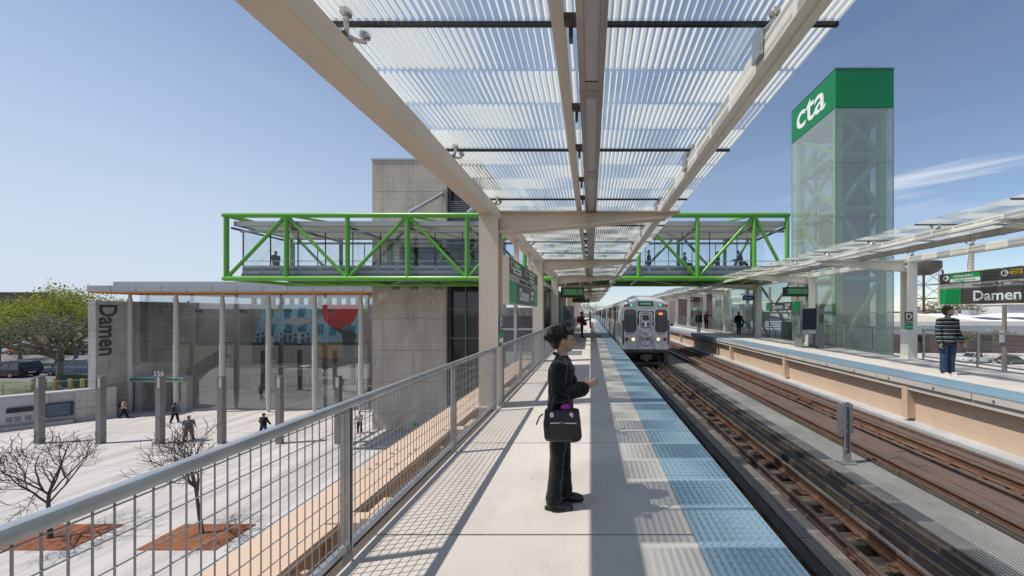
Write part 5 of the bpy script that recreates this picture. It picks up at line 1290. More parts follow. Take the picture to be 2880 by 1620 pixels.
for i, (x, y, p_, lab) in enumerate([(-101,60,pwh,'white parked car at the left edge of the far lot'),(-95.5,58.5,prd,'red parked car in the far lot behind the bare tree'),(-91,59,pwh,'white parked car in the far lot, right of the red one'),(-97,66,psv,'silver parked car in the far lot behind the minivan'),(-86.5,58,pdk,'black parked car in the far lot near the concrete wall')]):
    car(lab, (x,y,1.9), math.pi+.05*i, p_, 'suv' if i % 2 else 'saloon')
car('white car seen through the glass of the station house', (-40.5,49.0,0), 0, pwh, 'saloon')
car('white and red pickup in the car park beyond the opposite railing', (69.0,62.0,0), math.pi, pwh, 'pickup')
car('grey green parked car beside the pickup in the car park', (73.8,60.5,0), .1, pgn, 'saloon')
car('silver car parked at the right edge of the car park', (84.0,58.0,0), .2, psv, 'suv')
# ------------------------------------------------------------ warehouse and distant buildings
wh = thing('warehouse', 'long brick warehouse with white corrugated wall and pale roof beyond the car park', 'warehouse', (60,78,0))
MB().bx(50,150,77,118,0,4.1).build('brick_wall', M['brick'], wh)
MB().bx(50,150,76.9,118.1,4.12,6.0).build('corrugated_wall', M['corr'], wh)
MB().bx(49.5,150.5,76.4,77.3,6.02,7.0).build('fascia', M['roofwhite'], wh)
MB().prism([(77.3,6.7),(98,8.5),(98,8.3),(77.3,6.5)], 'x', 50, 90).build('translucent_roof', M['rooftan'], wh)
MB().prism([(77.3,6.75),(98,8.7),(118,8.7),(118,6.2),(77.3,6.2)], 'x', 90.1, 150).build('roof', M['roofwhite'], wh)
for x in (95,103,112): MB().prism([(82,7.45),(86,7.83),(86,7.75),(82,7.37)], 'x', x, x+4).build('skylight', M['bluegrey'], wh)
for x, w_, z0, z1 in ((72,3.6,.3,3.6),(83,2.9,.3,3.6),(86,3.6,.3,3.6),(101,2.9,.3,3.6),(104,3,1.2,3.2),(112,3,1.2,3.2)): MB().bx(x,x+w_,76.96,76.995,z0,z1).build('dark_window', M['darkglass'], wh)
for x in (96,101,120): MB().bx(x,x+2,92,94,8.0,9.6).build('roof_unit', M['cladding'], wh)
wt = thing('water_tower', 'dark water tower on lattice legs behind the opposite canopy', 'water tower', (96,105,0))
c0 = Vector((96.6,100,0)); tk = MB()
tk.rings([(c0.x,c0.y,19.6,.3,.3),(c0.x,c0.y,19.8,1.8,1.8),(c0.x,c0.y,20.6,3.2,3.2),(c0.x,c0.y,21.6,3.9,3.9),(c0.x,c0.y,23.4,3.9,3.9),(c0.x,c0.y,23.6,3.5,3.5)], 20)
tk.build('tank', M['iron'], wt, smooth=True)
lg = MB(); ft = []
for a in (45,135,225,315):
    p0 = c0+Vector((4.6*math.cos(R(a)),4.6*math.sin(R(a)),9)); p1 = c0+Vector((3.8*math.cos(R(a)),3.8*math.sin(R(a)),21)); lg.tube(p0,p1,.22,n=6); ft.append((p0,p1))
for i in range(4):
    (a0,a1),(b0,b1) = ft[i], ft[(i+1)%4]
    for t_ in (.33,.66): lg.tube(a0.lerp(a1,t_), b0.lerp(b1,t_), .09, n=5)
    for t_ in (0,.33,.66): lg.tube(a0.lerp(a1,t_), b0.lerp(b1,t_+.33), .035, n=4).tube(b0.lerp(b1,t_), a0.lerp(a1,t_+.33), .035, n=4)
lg.tube(c0+Vector((0,0,4)), c0+Vector((0,0,19)), .3, n=8)
lg.build('legs', pm('brown_tower_steel',(.05,.032,.035),.6,0,.1,2), wt)
b = MB()
for p0, p1 in ft: b.bx(p0.x-.8,p0.x+.8,p0.y-.8,p0.y+.8,0,9)
b.build('brick_pier', M['brickbrown'], wt)
def block(label, x0,x1,y0,y1,h,mk,name='brick_building',z0=0,wins=True,cap='midgrey'):
    b = thing(name, label, 'building', (x0,y0,z0)); MB().bx(x0,x1,y0,y1,z0,h).build('wall', M[mk], b); MB().bx(x0-.3,x1+.3,y0-.3,y1+.3,h,h+.35).build('roof', M[cap], b)
    if wins:
        w0 = None; x = x0+2; nw = 0
        while x < x1-2 and nw < 90:
            z = z0+1.2
            while z < h-2:
                if w0 is None: w0 = MB().bx(x0,x0+1.3,y0-.05,y0-.004,z0,z0+1.6).build('window', M['darkglass'], b)
                o = w0 if nw == 0 else inst(w0, b, (0,0,0)); o.location = (x-x0, 0, z-z0); nw += 1; z += 3.4
            x += 3.2
    return b
lb = block('brown brick building at the far left, over the trees', -330,-209,130,134,16.2,'brickbrown',z0=1.9); MB().tube((-271,150,16.5),(-271,150,19.5),1.1,n=10).build('chimney', M['cladding'], lb)
block('dark brick building edge at the left border behind the trees', -135,-103.2,60,62,11.0,'brickbrown',z0=1.9)
block('small dark roofed house beyond the street trees', -194,-187.5,118,121,10.4,'midgrey','house',1.9)
block('red brick house seen past the right end of the station house', -36,-27,72,84,9.2,'brick','house')
hr = MB().prism([(-36.6,9.5),(-26.4,9.5),(-31.5,13.2)], 'y', 71.5, 84.5); o = hr.build('gable_roof', M['midgrey']); o.parent = bpy.data.objects['house.001']; o.location = -Vector(bpy.data.objects['house.001'].location)
block('pale stone house behind the station house', -52,-38,95,110,13.5,'capcon','house')
block('long low brown building behind the warehouse', 70,260,150,190,8.9,'brickbrown',wins=False)
block('white flat roofed building at the right edge, behind the warehouse', 163,230,135,150,11.8,'roofwhite','white_building',wins=False,cap='roofwhite')
block('distant brown apartment block right of the tracks', 38,80,170,190,12.5,'brickbrown')
block('distant brown apartment block past the opposite platform end', 19,31,76,86,14.0,'brickbrown')
block('distant pale block beyond the lift tower', 60,95,210,230,12.0,'capcon')
block('distant low block left of the tracks', -60,-22,180,200,11.0,'brickbrown')
block('long brown brick building mirrored in the station house glass', -150,-60,-62,-32,9.6,'brickbrown')
block('taller red brick building mirrored in the left bay of the station glass', -240,-152,-70,-32,12.5,'brick')
for i,(x,y,h) in enumerate([(120,125,11.5),(150,140,11),(45,220,12),(70,240,12.5),(-20,220,12),(20,260,13),(-110,95,10.5),(-160,105,11)]):
    t, tp = bare_tree('hazy tree on the skyline, %s' % ['behind the warehouse','beside the white building','beyond the lift tower','right of the lift tower','left of the far tracks','over the far tracks','left of the brick building','by the far brick building'][i], (x,y,0), h, 90+i, 3, .8, 4, 6, .3, 1.1, 'skyline_tree', 'bark2', .06, 'trees on the skyline')
    leaves(t, tp, 900, .4, 1.2, 'leafo', 100+i)
sw = thing('utility_pole', 'weathered pole in the car park at the right edge', 'utility pole', (33.5,27.5,0))
MB().tube((33.6,28,0),(33.6,28,9.7),.17,.13,n=10).build('pole', M['bark2'], sw); MB().bx(33.3,33.42,27.8,28.1,6.6,7.6).build('equipment_box', M['cladding'], sw)
for i, x in enumerate((30.0,)):
    pass
# ------------------------------------------------------------ people
DG = bpy.context.evaluated_depsgraph_get
clt = bpy.data.textures.new('cloth_folds', 'CLOUDS'); clt.noise_scale = .11; clt.noise_depth = 2
def blob(mb, name, m, parent, vox, it=6, disp=0.0):
    """overlapping closed shapes fused into one continuous skin"""
    me = bpy.data.meshes.new(name); me.from_pydata([Vector(v) for v in mb.v], [], mb.f)
    bm = bmesh.new(); bm.from_mesh(me); bmesh.ops.recalc_face_normals(bm, faces=bm.faces); bm.to_mesh(me); bm.free()
    o = bpy.data.objects.new(name, me); COL.objects.link(o)
    r = o.modifiers.new('r', 'REMESH'); r.mode = 'VOXEL'; r.voxel_size = vox; r.use_smooth_shade = True
    s = o.modifiers.new('s', 'SMOOTH'); s.iterations = it; s.factor = .5
    if disp:
        d = o.modifiers.new('d', 'DISPLACE'); d.texture = clt; d.strength = disp; d.mid_level = .5; d.texture_coords = 'LOCAL'
    bpy.context.view_layer.update()
    m2 = bpy.data.meshes.new_from_object(o.evaluated_get(DG())); o.modifiers.clear(); old = o.data; o.data = m2; bpy.data.meshes.remove(old); m2.name = name
    m2.polygons.foreach_set('use_smooth', [True]*len(m2.polygons)); m2.materials.clear(); m2.materials.append(m); o.parent = parent
    return o
def hand(mb, w, d, s, n, k, curl=.5, fist=False):
    """palm, four fingers of their own lengths and a thumb leaving the side of the palm"""
    w, d, s, n = Vector(w), Vector(d).normalized(), Vector(s).normalized(), Vector(n).normalized()
    M3 = Matrix((s, d, n)).transposed(); mb.ball(w+d*.045*k, .037*k, .050*k, .016*k, 10, 8, M3); mb.path([w-d*.02*k, w+d*.02*k], [.021*k,.022*k], 8)
    for i, L in enumerate((.066,.076,.071,.055)):
        p = w+d*.086*k+s*(1.5-i)*.0185*k; pts = [p-d*.02*k, p]; a = curl*(.7 if not fist else 1.3); q = p; dd = d
        for seg in (.42,.32,.26):
            dd = (dd*math.cos(a)+n*math.sin(a)).normalized() if a < 3 else dd
            nn = (n*math.cos(a)-d*math.sin(a)); q = q+dd*L*k*seg; pts.append(q); a = curl*(.75 if not fist else 1.25)
        mb.path(pts, [.0095*k,.0095*k,.0088*k,.0082*k,.0072*k], 6)
    t0 = w+d*.02*k+s*.026*k; mb.path([t0, t0+(d*.5+s*.75+n*.2).normalized()*.035*k, t0+(d*.5+s*.75+n*.2).normalized()*.035*k+(d*.9+s*.2+n*.4).normalized()*.032*k], [.0125*k,.0115*k,.009*k], 6)
def person(label, loc, rz, h=1.72, b=1.0, skin='skin', hair='hairdark', top='navy', bot='denim', shoe='black', legs=((0,0),(0,0)), arms=((4,6,10),(4,6,10)), hem=.46, loose=1.0, lean=0.0, yaw=0.0, vox=.018, sleeve=1.0, hairstyle='short', cap=None, disp=.012, belt=None, stance=.055, flare=1.0, bow=0.0):
    o = thing('person', label, 'person', (0,0,0)); k = h/1.72
    hz = .50*h
    J = {}
    low = 9
    for sd, (a, kn) in zip((1,-1), legs):
        hip = Vector((sd*stance*h*b, 0, hz)); t = R(a); kne = hip+Vector((sd*.002*h, math.sin(t), -math.cos(t)))*.24*h; t2 = R(a-kn)
        ank = kne+Vector((0, math.sin(t2), -math.cos(t2)))*.215*h; J[sd] = [hip, kne, ank]; low = min(low, ank.z)
    dz = .045*h-low
    for sd in J: J[sd] = [p+Vector((0,0,dz)) for p in J[sd]]
    hz += dz
    def tz(f): return hz+f*h
    def ln(z): return lean*(z-hz)
    body = MB()
    body.rings([(0,ln(tz(-.05)),tz(-.05),.07*h*b,.05*h),(0,0,tz(0),.092*h*b,.062*h*b),(0,ln(tz(.05)),tz(.05),.085*h*b,.056*h*b),(0,ln(tz(.11)),tz(.11),.074*h*b,.05*h*b),(0,ln(tz(.20)),tz(.20),.088*h*b,.058*h*b),(0,ln(tz(.27)),tz(.27),.096*h*b,.055*h),(0,ln(tz(.315)),tz(.315),.075*h*b,.042*h),(0,ln(tz(.335)),tz(.335),.035*h,.03*h)], 16)
    hc = Vector((0, ln(tz(.43))+.012*h+bow*.05*h, tz(.428)-bow*.02*h)); nb = Vector((0, ln(tz(.32)), tz(.32)))
    body.path([nb, nb.lerp(hc,.5)+Vector((0,-.006*h,0)), hc-Vector((0,.005*h,.02*h))], [.034*h,.030*h,.031*h], 10)
    Y = Matrix.Rotation(R(yaw), 3, 'Z') @ Matrix.Rotation(R(-18*bow), 3, 'X')
    def hd(x, y, z): return hc+Y @ Vector((x*h, y*h, z*h))
    body.ball(hd(0,-.006,.012), .044*h, .053*h, .052*h, 16, 12, Y); body.ball(hd(0,.012,-.018), .036*h, .040*h, .050*h, 14, 10, Y); body.ball(hd(0,.030,-.052), .017*h, .016*h, .014*h, 10, 8, Y)
    body.path([hd(0,.047,.008), hd(0,.056,-.010), hd(0,.061,-.018)], [.0055*h,.0070*h,.0080*h], 6); body.ball(hd(0,.049,-.037), .013*h, .008*h, .005*h, 8, 6, Y); body.ball(hd(0,.049,.014), .027*h, .008*h, .006*h, 8, 6, Y)
    for sd in (-1,1): body.ball(hd(sd*.044,-.006,-.008), .006*h, .012*h, .019*h, 8, 6, Y)
    slv = MB(); ends = []
    for sd, (a, ab, eb) in zip((1,-1), arms):
        sh = Vector((sd*.106*h*b, ln(tz(.295)), tz(.295))); ta, tb = R(a), R(ab)
        ud = Vector((sd*math.sin(tb), math.sin(ta)*math.cos(tb), -math.cos(ta)*math.cos(tb))); el = sh+ud*.172*h
        te = R(a+eb); fd = Vector((sd*math.sin(tb)*.35*(1 if eb < 60 else -.6), math.sin(te), -math.cos(te))).normalized(); wr = el+fd*.145*h
        body.path([sh+Vector((-sd*.02*h,0,.0)), sh.lerp(el,.4), el, el.lerp(wr,.35), wr], [.030*h,.029*h,.023*h,.024*h,.0155*h], 10)
        sv = fd.cross(Vector((sd,0,0))); sv = sv if sv.length > .1 else Vector((0,1,0)); inw = Vector((-sd,0,0)); inw = (inw-fd*inw.dot(fd)).normalized(); sdv = fd.cross(inw)
        sdv = sdv if (sdv.y > 0 if eb < 60 else sdv.z > 0) else -sdv
        hand(body, wr+fd*.012*h, fd, sdv, inw, k, .45, eb > 60); ends.append((sh, el, wr, fd))
        e2 = el.lerp(wr, .97) if sleeve >= 1 else sh.lerp(el, .75)
        L = loose
        if sleeve >= 1: slv.path([sh+Vector((-sd*.03*h,0,.004*h)), sh+Vector((0,0,.0)), sh.lerp(el,.5), el, el.lerp(wr,.5), e2], [.036*h*L,.041*h*L,.038*h*L,.034*h*L,.032*h*L,.031*h*L*flare], 12, True)
        else: slv.path([sh+Vector((-sd*.03*h,0,.004*h)), sh, e2], [.036*h*L,.042*h*L,.041*h*L], 12, True)
    tr = MB(); tr.rings([(0,0,tz(-.045),.085*h*b,.062*h*b),(0,0,tz(0),.100*h*b,.070*h*b),(0,ln(tz(.06)),tz(.06),.094*h*b,.064*h*b)], 16)
    for sd in J:
        hp, kn, an = J[sd]
        body.path([hp, hp.lerp(kn,.5), kn, kn.lerp(an,.35), an, an-Vector((0,0,.015*h))], [.050*h*b,.045*h*b,.033*h,.033*h,.022*h,.022*h], 10)
        tr.path([hp+Vector((0,0,.01*h)), hp.lerp(kn,.5), kn, kn.lerp(an,.5), kn.lerp(an,.93)], [.056*h*b,.053*h*b,.046*h*b,.043*h*b,.041*h*flare], 12)
    blob(body, 'body', M[skin], o, min(vox, .012*k) if vox < .01 else vox, 3)
    L = loose; zt = lambda f: (f-.5)
    s = MB(); hm = hem-.5
    s.rings([(0,ln(tz(hm)),tz(hm),.104*h*b*L,.074*h*b*L),(0,ln(tz(hm*.4+.03)),tz(hm*.4+.03),.100*h*b*L,.072*h*b*L),(0,ln(tz(.12)),tz(.12),.094*h*b*L,.066*h*b*L),(0,ln(tz(.20)),tz(.20),.100*h*b*L,.070*h*b*L),(0,ln(tz(.265)),tz(.265),.108*h*b*(L*.5+.5),.066*h*L),(0,ln(tz(.305)),tz(.305),.092*h*b,.052*h),(0,ln(tz(.328)),tz(.328),.050*h,.040*h),(0,ln(tz(.343)),tz(.343),.038*h,.036*h)], 18)
    s.v += []; off = len(s.v); s.v += slv.v; s.f += [tuple(i+off for i in f) for f in slv.f]
    blob(s, 'shirt', M[top], o, vox, 5, disp); blob(tr, 'trousers', M[bot], o, vox, 5, disp)
    for sd in J:
        an = J[sd][2]; x, y = an.x, an.y; zf = an.z-.045*h
        q = MB(); q.ball((x,y-.012*h,zf+.030*h), .026*h, .030*h, .030*h, 12, 8); q.ball((x,y+.04*h,zf+.022*h), .027*h, .062*h, .024*h, 14, 8); q.ball((x,y+.07*h,zf+.019*h), .028*h, .040*h, .019*h, 12, 8)
        sho = blob(q, 'shoe', M[shoe], o, min(vox, .010), 3)
        so = MB(); 
        pts = [(x+.029*h*math.cos(t)*(1 if math.sin(t) > 0 else .9), y+.030*h+.080*h*math.sin(t)) for t in [math.pi*2*i/18 for i in range(18)]]
        so.prism(pts, 'z', zf, zf+.014*h); so.build('sole', M['white' if shoe == 'shoewhite' else ('pink' if shoe == 'pink' else 'black')], sho)
    hr = MB()
    if hairstyle != 'none':
        hr.ball(hd(0,-.016,.022), .049*h, .055*h, .052*h, 14, 10, Y); hr.ball(hd(0,-.030,-.01), .044*h, .034*h, .045*h, 12, 8, Y)
        if hairstyle == 'tousled':
            rr = random.Random(5)
            for i in range(46):
                a, z = rr.uniform(0,6.28), rr.uniform(.42,1); hr.ball(hd(.046*math.cos(a)*math.sqrt(1-z*z*.8),-.010+.052*math.sin(a)*math.sqrt(1-z*z*.8),.024+.048*z), .009*h, .012*h, .009*h, 7, 5, Y)
        if hairstyle == 'long': hr.ball(hd(0,-.035,-.06), .046*h, .028*h, .085*h, 12, 8, Y)
        if hairstyle == 'bun': hr.ball(hd(0,-.075,.01), .024*h, .024*h, .026*h, 10, 8, Y)
        blob(hr, 'hair', M[hair], o, min(vox,.014), 2)
    if cap:
        c = MB(); c.ball(hd(0,-.006,.034), .052*h, .060*h, .044*h, 14, 8, Y); c.ball(hd(0,.055,.028), .040*h, .040*h, .007*h, 12, 6, Y); blob(c, 'cap', M[cap], o, min(vox,.012), 2)
    if vox < .012:
        ey = MB()
        for sd in (-1,1): ey.ball(hd(sd*.0175,.0455,-.001), .0062*h, .0045*h, .0035*h, 8, 6, Y)
        ey.build('eyes', M['hairdark'], o)
    if belt: 
        bt = MB(); bt.rings([(0,0,tz(-.01),.112*h*b*L,.082*h*b*L),(0,0,tz(.02),.112*h*b*L,.082*h*b*L)], 18); bt.build('band', M[belt], o, smooth=True)
    o.location = loc; o.rotation_euler = (0,0,R(rz))
    o_info = dict(obj=o, hd=hd, tz=tz, h=h, ends=ends, J=J, hc=hc, Y=Y)
    return o_info
def place(mb, loc, rz):
    Mx = Matrix.Translation(Vector(loc)) @ Matrix.Rotation(R(rz), 4, 'Z'); mb.v = [tuple(Mx @ Vector(v)) for v in mb.v]; return mb
def backpack(label, pi, m, w=.30, hh=.42, d=.16):
    o = thing('backpack', label, 'backpack', (0,0,0)); h = pi['h']; z = pi['tz'](.08); y = -.075*h
    q = MB(); q.rings([(0,y-d*.5,z-.02,w*.40,d*.42),(0,y-d*.55,z+.04,w*.5,d*.55),(0,y-d*.55,z+hh*.6,w*.5,d*.52),(0,y-d*.45,z+hh*.9,w*.42,d*.40),(0,y-d*.4,z+hh,w*.2,d*.2)], 16, 3.2)
    blob(q, 'pack', M[m], o, .016, 3); 
    q = MB(); q.ball((0,y-d*1.02,z+hh*.3), w*.36, .04, hh*.2, 12, 8); q.build('pocket', M[m], o, smooth=True)
    s = MB()
    for sd in (-1,1): s.path([(sd*.085,y-.02,z+hh*.9),(sd*.095,y+.09,pi['tz'](.345)),(sd*.10,y+.20,pi['tz'](.26)),(sd*.12,y+.15,pi['tz'](.12)),(sd*.12,y,z+.05)], .017, 6)
    s.build('strap', M['blackcloth'], o, smooth=True)
    o.location = pi['obj'].location; o.rotation_euler = pi['obj'].rotation_euler; return o
# the woman in black in the foreground, in profile, her near forearm raised
w = person('person in black jacket in the foreground, in profile, a dark tote on one arm', (-.262,2.97,P), -92, 1.53, .90, 'skin', 'hairdark', 'blackcloth', 'blackcloth2', 'leather', ((-3,2),(4,3)), ((-3,9,117),(-6,4,8)), .455, 1.17, .03, 3, .0085, 1.0, 'none', None, .022, None, .05, 1.18)
o = w['obj']; o.location = (0,0,0); hd = w['hd']; H_ = w['h']
hr = MB(); rr = random.Random(9)
hr.ball(hd(0,-.022,.028), .050*H_, .058*H_, .050*H_, 14, 10); hr.ball(hd(0,-.050,-.005), .040*H_, .034*H_, .048*H_, 12, 8); hr.ball(hd(0,-.066,.034), .042*H_, .038*H_, .034*H_, 12, 8); hr.ball(hd(0,.022,.05), .040*H_, .034*H_, .022*H_, 12, 8)
for i in range(900):
    a = rr.uniform(0,2*math.pi); cz = rr.uniform(-.75,1); sz = math.sqrt(1-cz*cz)
    x, y, z = .052*sz*math.cos(a), -.024+.074*sz*math.sin(a)-.010*(cz<0), .022+.055*cz
    if y > .018 and z < .036: continue
    if z < -.006 and y > -.022: continue
    if z < 0: x *= .85; y = y*.78-.012
    c = hd(x*rr.uniform(.93,1.06), y*rr.uniform(.95,1.05), z*rr.uniform(.95,1.05)); u = Vector((rr.gauss(0,1),rr.gauss(0,1),rr.gauss(0,1))).normalized(); v = u.orthogonal().normalized(); n_ = u.cross(v); ra = rr.uniform(.004,.009)
    hr.path([c+u*ra*math.cos(t)+v*ra*math.sin(t)+n_*ra*.35*t for t in (0,1.1,2.2,3.3,4.4,5.5)], [.0020,.0030,.0032,.0032,.0028,.0016], 4, False)
hr.build('hair', M['hairdark'], o, smooth='all')
er = MB(); c = hd(.047,-.008,-.034); er.path([c+Vector((0,.011*math.sin(t),.013*math.cos(t)-.010)) for t in [k*.63 for k in range(11)]], .0018, 5, False); er.build('earring', M['stain'], o, smooth=True)
cl = MB()
for sd in (-1,1): cl.path([(sd*.005,-.035*H_,w['tz'](.352)),(sd*.048,-.01*H_,w['tz'](.345)),(sd*.052,.035*H_,w['tz'](.30)),(sd*.035,.085*H_,w['tz'](.20)),(sd*.02,.095*H_,w['tz'](.13))], [.012,.015,.017,.018,.012], 8)
cl.build('lapel', M['blackcloth2'], o, smooth=True)
bt = MB()
for z in (.02,.115): bt.ball((.03,.099*H_,w['tz'](z)), .011,.006,.011, 10, 6)
bt.build('button', M['white'], o)
cf = MB(); sh, el, wr, fd = w['ends'][0]; cf.tube(el.lerp(wr,.90), el.lerp(wr,1.0), .062,.064, 18); cf.build('cuff', M['blackcloth2'], o, smooth=True)
# her tote, hanging from the crook of the near arm
bag = thing('handbag', 'dark leather tote with two straps hanging from the arm of the woman in black', 'handbag', (0,0,0))
q = MB(); bx_, by_ = el.x+.055, el.y+.045; zb = .645; zt_ = .895
q.rings([(bx_,by_+.01,zb,.050,.138),(bx_,by_+.01,zb+.03,.064,.152),(bx_,by_,zb+.14,.062,.148),(bx_,by_,zt_-.02,.042,.138),(bx_,by_,zt_,.036,.134)], 24, 2.7)
blob(q, 'bag', M['leather'], bag, .007, 4, .012)
q = MB()
for sx_ in (-.034,.036):
    q.path([(bx_+sx_,by_-.075,zt_-.07),(bx_+sx_,by_-.075,zt_+.02),(bx_+sx_*.6,by_-.045,zt_+.11),(el.x+sx_*.2-.01,el.y-.005,el.z+.052),(bx_+sx_*.6,by_+.05,zt_+.11),(bx_+sx_,by_+.078,zt_+.02),(bx_+sx_,by_+.078,zt_-.07)], .0085, 6)
q.build('straps', M['leather'], bag, smooth=True)
q = MB()
for yy in (-.075,.078): q.bx(bx_+.036,bx_+.046,by_+yy-.014,by_+yy+.014,zt_-.055,zt_-.02)
q.build('buckles', M['stain'], bag)
q = MB().bx(bx_+.052,bx_+.060,by_-.085,by_+.12,zt_-.10,zt_-.092); q.build('zip', M['stain'], bag)
q = MB().bx(bx_+.053,bx_+.058,by_-.09,by_+.125,zt_-.19,zt_-.085); q.build('pocket', M['leather'], bag)
q = MB(); q.ball((bx_,by_+.03,zt_+.005), .02,.042,.035, 12, 8); q.build('folded_umbrella', M['magenta'], bag, smooth=True)
q = MB().path([(bx_+.02,by_-.15,zt_-.04),(bx_+.02,by_-.175,zt_-.06),(bx_+.02,by_-.20,zt_-.12)], .006, 5); q.build('strap_end', M['leather'], bag)
o.location = (-.262,2.97,P)
bag.location = o.location; bag.rotation_euler = o.rotation_euler
# the man in the striped sweater
m = person('person in a dark striped sweater and jeans on the opposite platform, looking aside', (9.38,9.06,P), 172, 1.80, .93, 'skin', 'hairbrown', 'knit', 'denim', 'shoewhite', ((2,2),(-2,2)), ((2,9,12),(-6,13,34)), .455, 1.10, 0, 60, .009, 1.0, 'tousled', None, .024, None, .06, 1.1)
m['obj'].location = (0,0,0)
bd = MB(); bd.ball(m['hd'](0,.028,-.048), .024*1.8, .024*1.8, .018*1.8, 12, 8, m['Y']); bd.ball(m['hd'](0,.010,-.045), .035*1.8, .028*1.8, .016*1.8, 12, 8, m['Y'])
blob(bd, 'beard', M['hairbrown'], m['obj'], .009, 2)
wt_ = MB(); e = m['ends'][1]; wt_.tube(e[1].lerp(e[2],.93), e[1].lerp(e[2],1.0), .036, n=12); wt_.build('cuff', M['blackcloth'], m['obj']); m['obj'].location = (9.38,9.06,P)
# people on the platforms
p = person('person in red plaid shirt with a backpack on the near platform, ahead of the train', (-.56,22.3,P), -80, 1.68, 1, 'skin', 'hairdark', 'plaid', 'navy', 'black', ((0,0),(3,2)), ((20,8,85),(20,8,85)), .47, 1.05, 0, 0, .016, 1.0, 'bun')
backpack('dark red backpack worn by the person in a red plaid shirt', p, 'plaid')
cb_ = thing('camera_bag', 'black bag held in front by the person in a red plaid shirt', 'bag', (0,0,0)); MB().bx(-.13,.13,.14,.30,.78,1.02).path([(-.1,.2,1.02),(-.08,.12,1.3),(.08,.12,1.3),(.1,.2,1.02)],.012,5).build('bag', M['blackcloth'], cb_, bevel=.03); cb_.location = p['obj'].location; cb_.rotation_euler = p['obj'].rotation_euler
person('person in blue grey shirt far down the near platform', (-.05,36.0,P), -85, 1.74, 1, 'skin2', 'hairdark', 'bluegrey', 'blackcloth', 'black', ((0,0),(2,0)), ((15,6,60),(4,6,8)), .48)
person('person in navy jacket, cap and pale jeans facing us on the opposite platform', (8.83,28.2,P), 185, 1.74, 1, 'skin2', 'hairdark', 'navy', 'lightjean', 'black', ((4,4),(-3,0)), ((2,10,10),(2,10,10)), .46, 1.1, 0, -20, .016, 1.0, 'short', 'navy')
person('person in maroon top and cap, one arm stretched out, by the far lobby', (11.2,33.3,P), 170, 1.72, 1, 'skin2', 'hairdark', 'maroon', 'blackcloth', 'black', ((0,0),(2,0)), ((4,6,8),(20,72,12)), .47, 1.05, 0, 60, .016, 1.0, 'short', 'blackcloth')
q = person('person in short black jacket and jeans, hands in pockets, before the glass lobby', (10.87,25.3,P), 182, 1.68, 1.0, 'skin2', 'hairdark', 'blackcloth', 'denim', 'black', ((1,0),(-1,0)), ((-8,22,46),(-8,22,46)), .50, 1.25, 0, 0, .016, 1.0, 'long')
bb = thing('handbag', 'blue shoulder bag beside the person in the short black jacket', 'handbag', (0,0,0)); MB().rings([(-.27,0,.55,.06,.14),(-.27,0,.85,.05,.13)],12,3).path([(-.25,-.1,.85),(-.16,0,1.36),(-.25,.1,.85)],.01,5).build('bag', M['denim'], bb); bb.location = q['obj'].location; bb.rotation_euler = q['obj'].rotation_euler
# people on the plaza
p = person('person in pale vest with an orange band and backpack, walking to the entrance', (-40.0,29.55,0), -60, 1.76, 1.02, 'skin2', 'hairdark', 'hivis', 'blackcloth', 'black', ((22,4),(-18,10)), ((14,10,30),(-14,10,20)), .50, 1.08, .05, 0, .02, 1.0, 'short', None, .012, 'orange')
backpack('black backpack worn by the person in the pale vest', p, 'blackcloth')
p = person('person in grey top with a backpack, walking away near the entrance', (-34.1,28.3,0), 8, 1.70, 1.05, 'skin2', 'hairdark', 'greycloth', 'blackcloth2', 'shoewhite', ((12,2),(-14,12)), ((8,10,15),(-8,10,15)), .49, 1.1, .03, 0, .02, 1.0, 'short')
backpack('patterned dark backpack worn by the person in grey near the entrance', p, 'leather')
person('person in charcoal shirt and camouflage trousers, walking away on the plaza', (-28.5,24.45,0), 12, 1.78, 1.22, 'skin', 'hairbrown', 'greycloth', 'camo', 'black', ((14,2),(-10,14)), ((10,14,12),(-8,14,10)), .48, 1.1, .03, 0, .018, .5, 'short', 'hivis')
person('person in black hooded jacket and jeans, walking away above the mesh railing', (-23.9,25.2,0), -5, 1.72, 1.1, 'skin', 'maroon', 'blackcloth', 'denim', 'black', ((10,2),(-12,12)), ((12,16,20),(-4,18,40)), .49, 1.15, .03, -30, .018, 1.0, 'short')
person('person in beige top, black leggings and bright pink shoes beside the concrete tower', (-17.35,25.9,0), 190, 1.66, .95, 'skin2', 'hairdark', 'hivis', 'blackcloth', 'pink', ((6,4),(-6,6)), ((24,10,80),(24,10,80)), .52, 1.1, 0, 0, .018, 1.0, 'short')
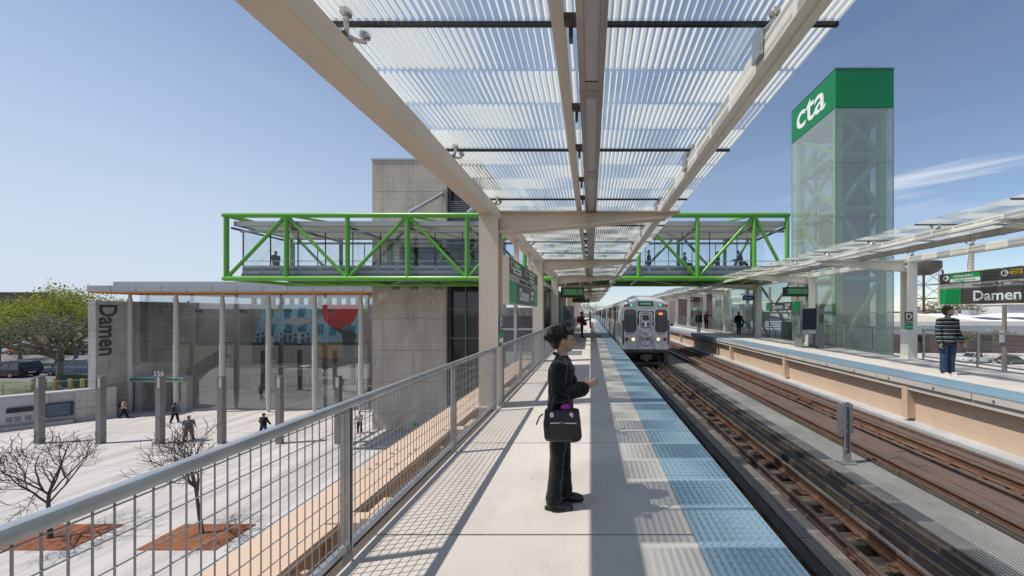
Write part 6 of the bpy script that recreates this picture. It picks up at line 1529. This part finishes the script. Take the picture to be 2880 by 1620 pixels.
# people on the footbridge
ZFb = EYE+2.44
person('person in dark T-shirt and jeans walking along the left part of the footbridge', (-21.45,23.5,ZFb), -110, 1.74, 1, 'skin', 'hairbrown', 'navy', 'denim', 'black', ((16,2),(-16,12)), ((8,8,14),(-12,8,12)), .47, 1.05, .02, 0, .018, .5, 'long')
person('person in long dark coat walking on the footbridge, leftmost of the four at right', (4.0,23.6,ZFb), 85, 1.82, 1.05, 'skin', 'hairdark', 'blackcloth2', 'navy', 'black', ((14,2),(-14,10)), ((14,8,14),(-10,8,12)), .44, 1.1, .02, 0, .018)
p = person('person with a dark duffel bag on the footbridge, second of the four at right', (6.45,23.6,ZFb), 80, 1.66, 1, 'skin', 'hairdark', 'greycloth', 'navy', 'black', ((10,2),(-10,8)), ((10,8,40),(-6,10,12)), .47, 1.1, .02, 0, .018, 1.0, 'bun')
db = thing('duffel_bag', 'dark duffel bag slung behind a person on the footbridge', 'bag', (0,0,0)); MB().path([(.05,-.42,.78),(.05,-.25,.80),(.05,-.10,.80)],[.11,.13,.11],12).path([(.05,-.40,.85),(.05,-.1,1.32)],.014,5).build('bag', M['blackcloth'], db, smooth=True); db.location = p['obj'].location; db.rotation_euler = p['obj'].rotation_euler
person('person in black hooded coat on the footbridge, third of the four at right', (8.7,23.6,ZFb), 88, 1.70, 1.02, 'skin2', 'hairdark', 'blackcloth', 'navy', 'black', ((8,2),(-10,8)), ((10,8,30),(-6,8,12)), .46, 1.15, .02, 0, .018, 1.0, 'short')
p = person('person in black bowed over a red bag on the footbridge, rightmost of the four', (10.3,23.6,ZFb), 82, 1.80, 1.1, 'skin', 'hairdark', 'blackcloth', 'navy', 'black', ((6,2),(-8,6)), ((30,6,50),(20,8,40)), .46, 1.15, .14, 0, .018, 1.0, 'short', None, .012, None, .055, 1.0, .8)
rb = thing('shoulder_bag', 'red bag carried by the bowed person on the footbridge', 'bag', (0,0,0)); MB().path([(.05,-.40,.80),(.05,-.2,.92),(.05,.02,.98)],[.09,.13,.10],12).build('bag', M['redbag'], rb, smooth=True); rb.location = p['obj'].location; rb.rotation_euler = p['obj'].rotation_euler
bpy.context.view_layer.update()
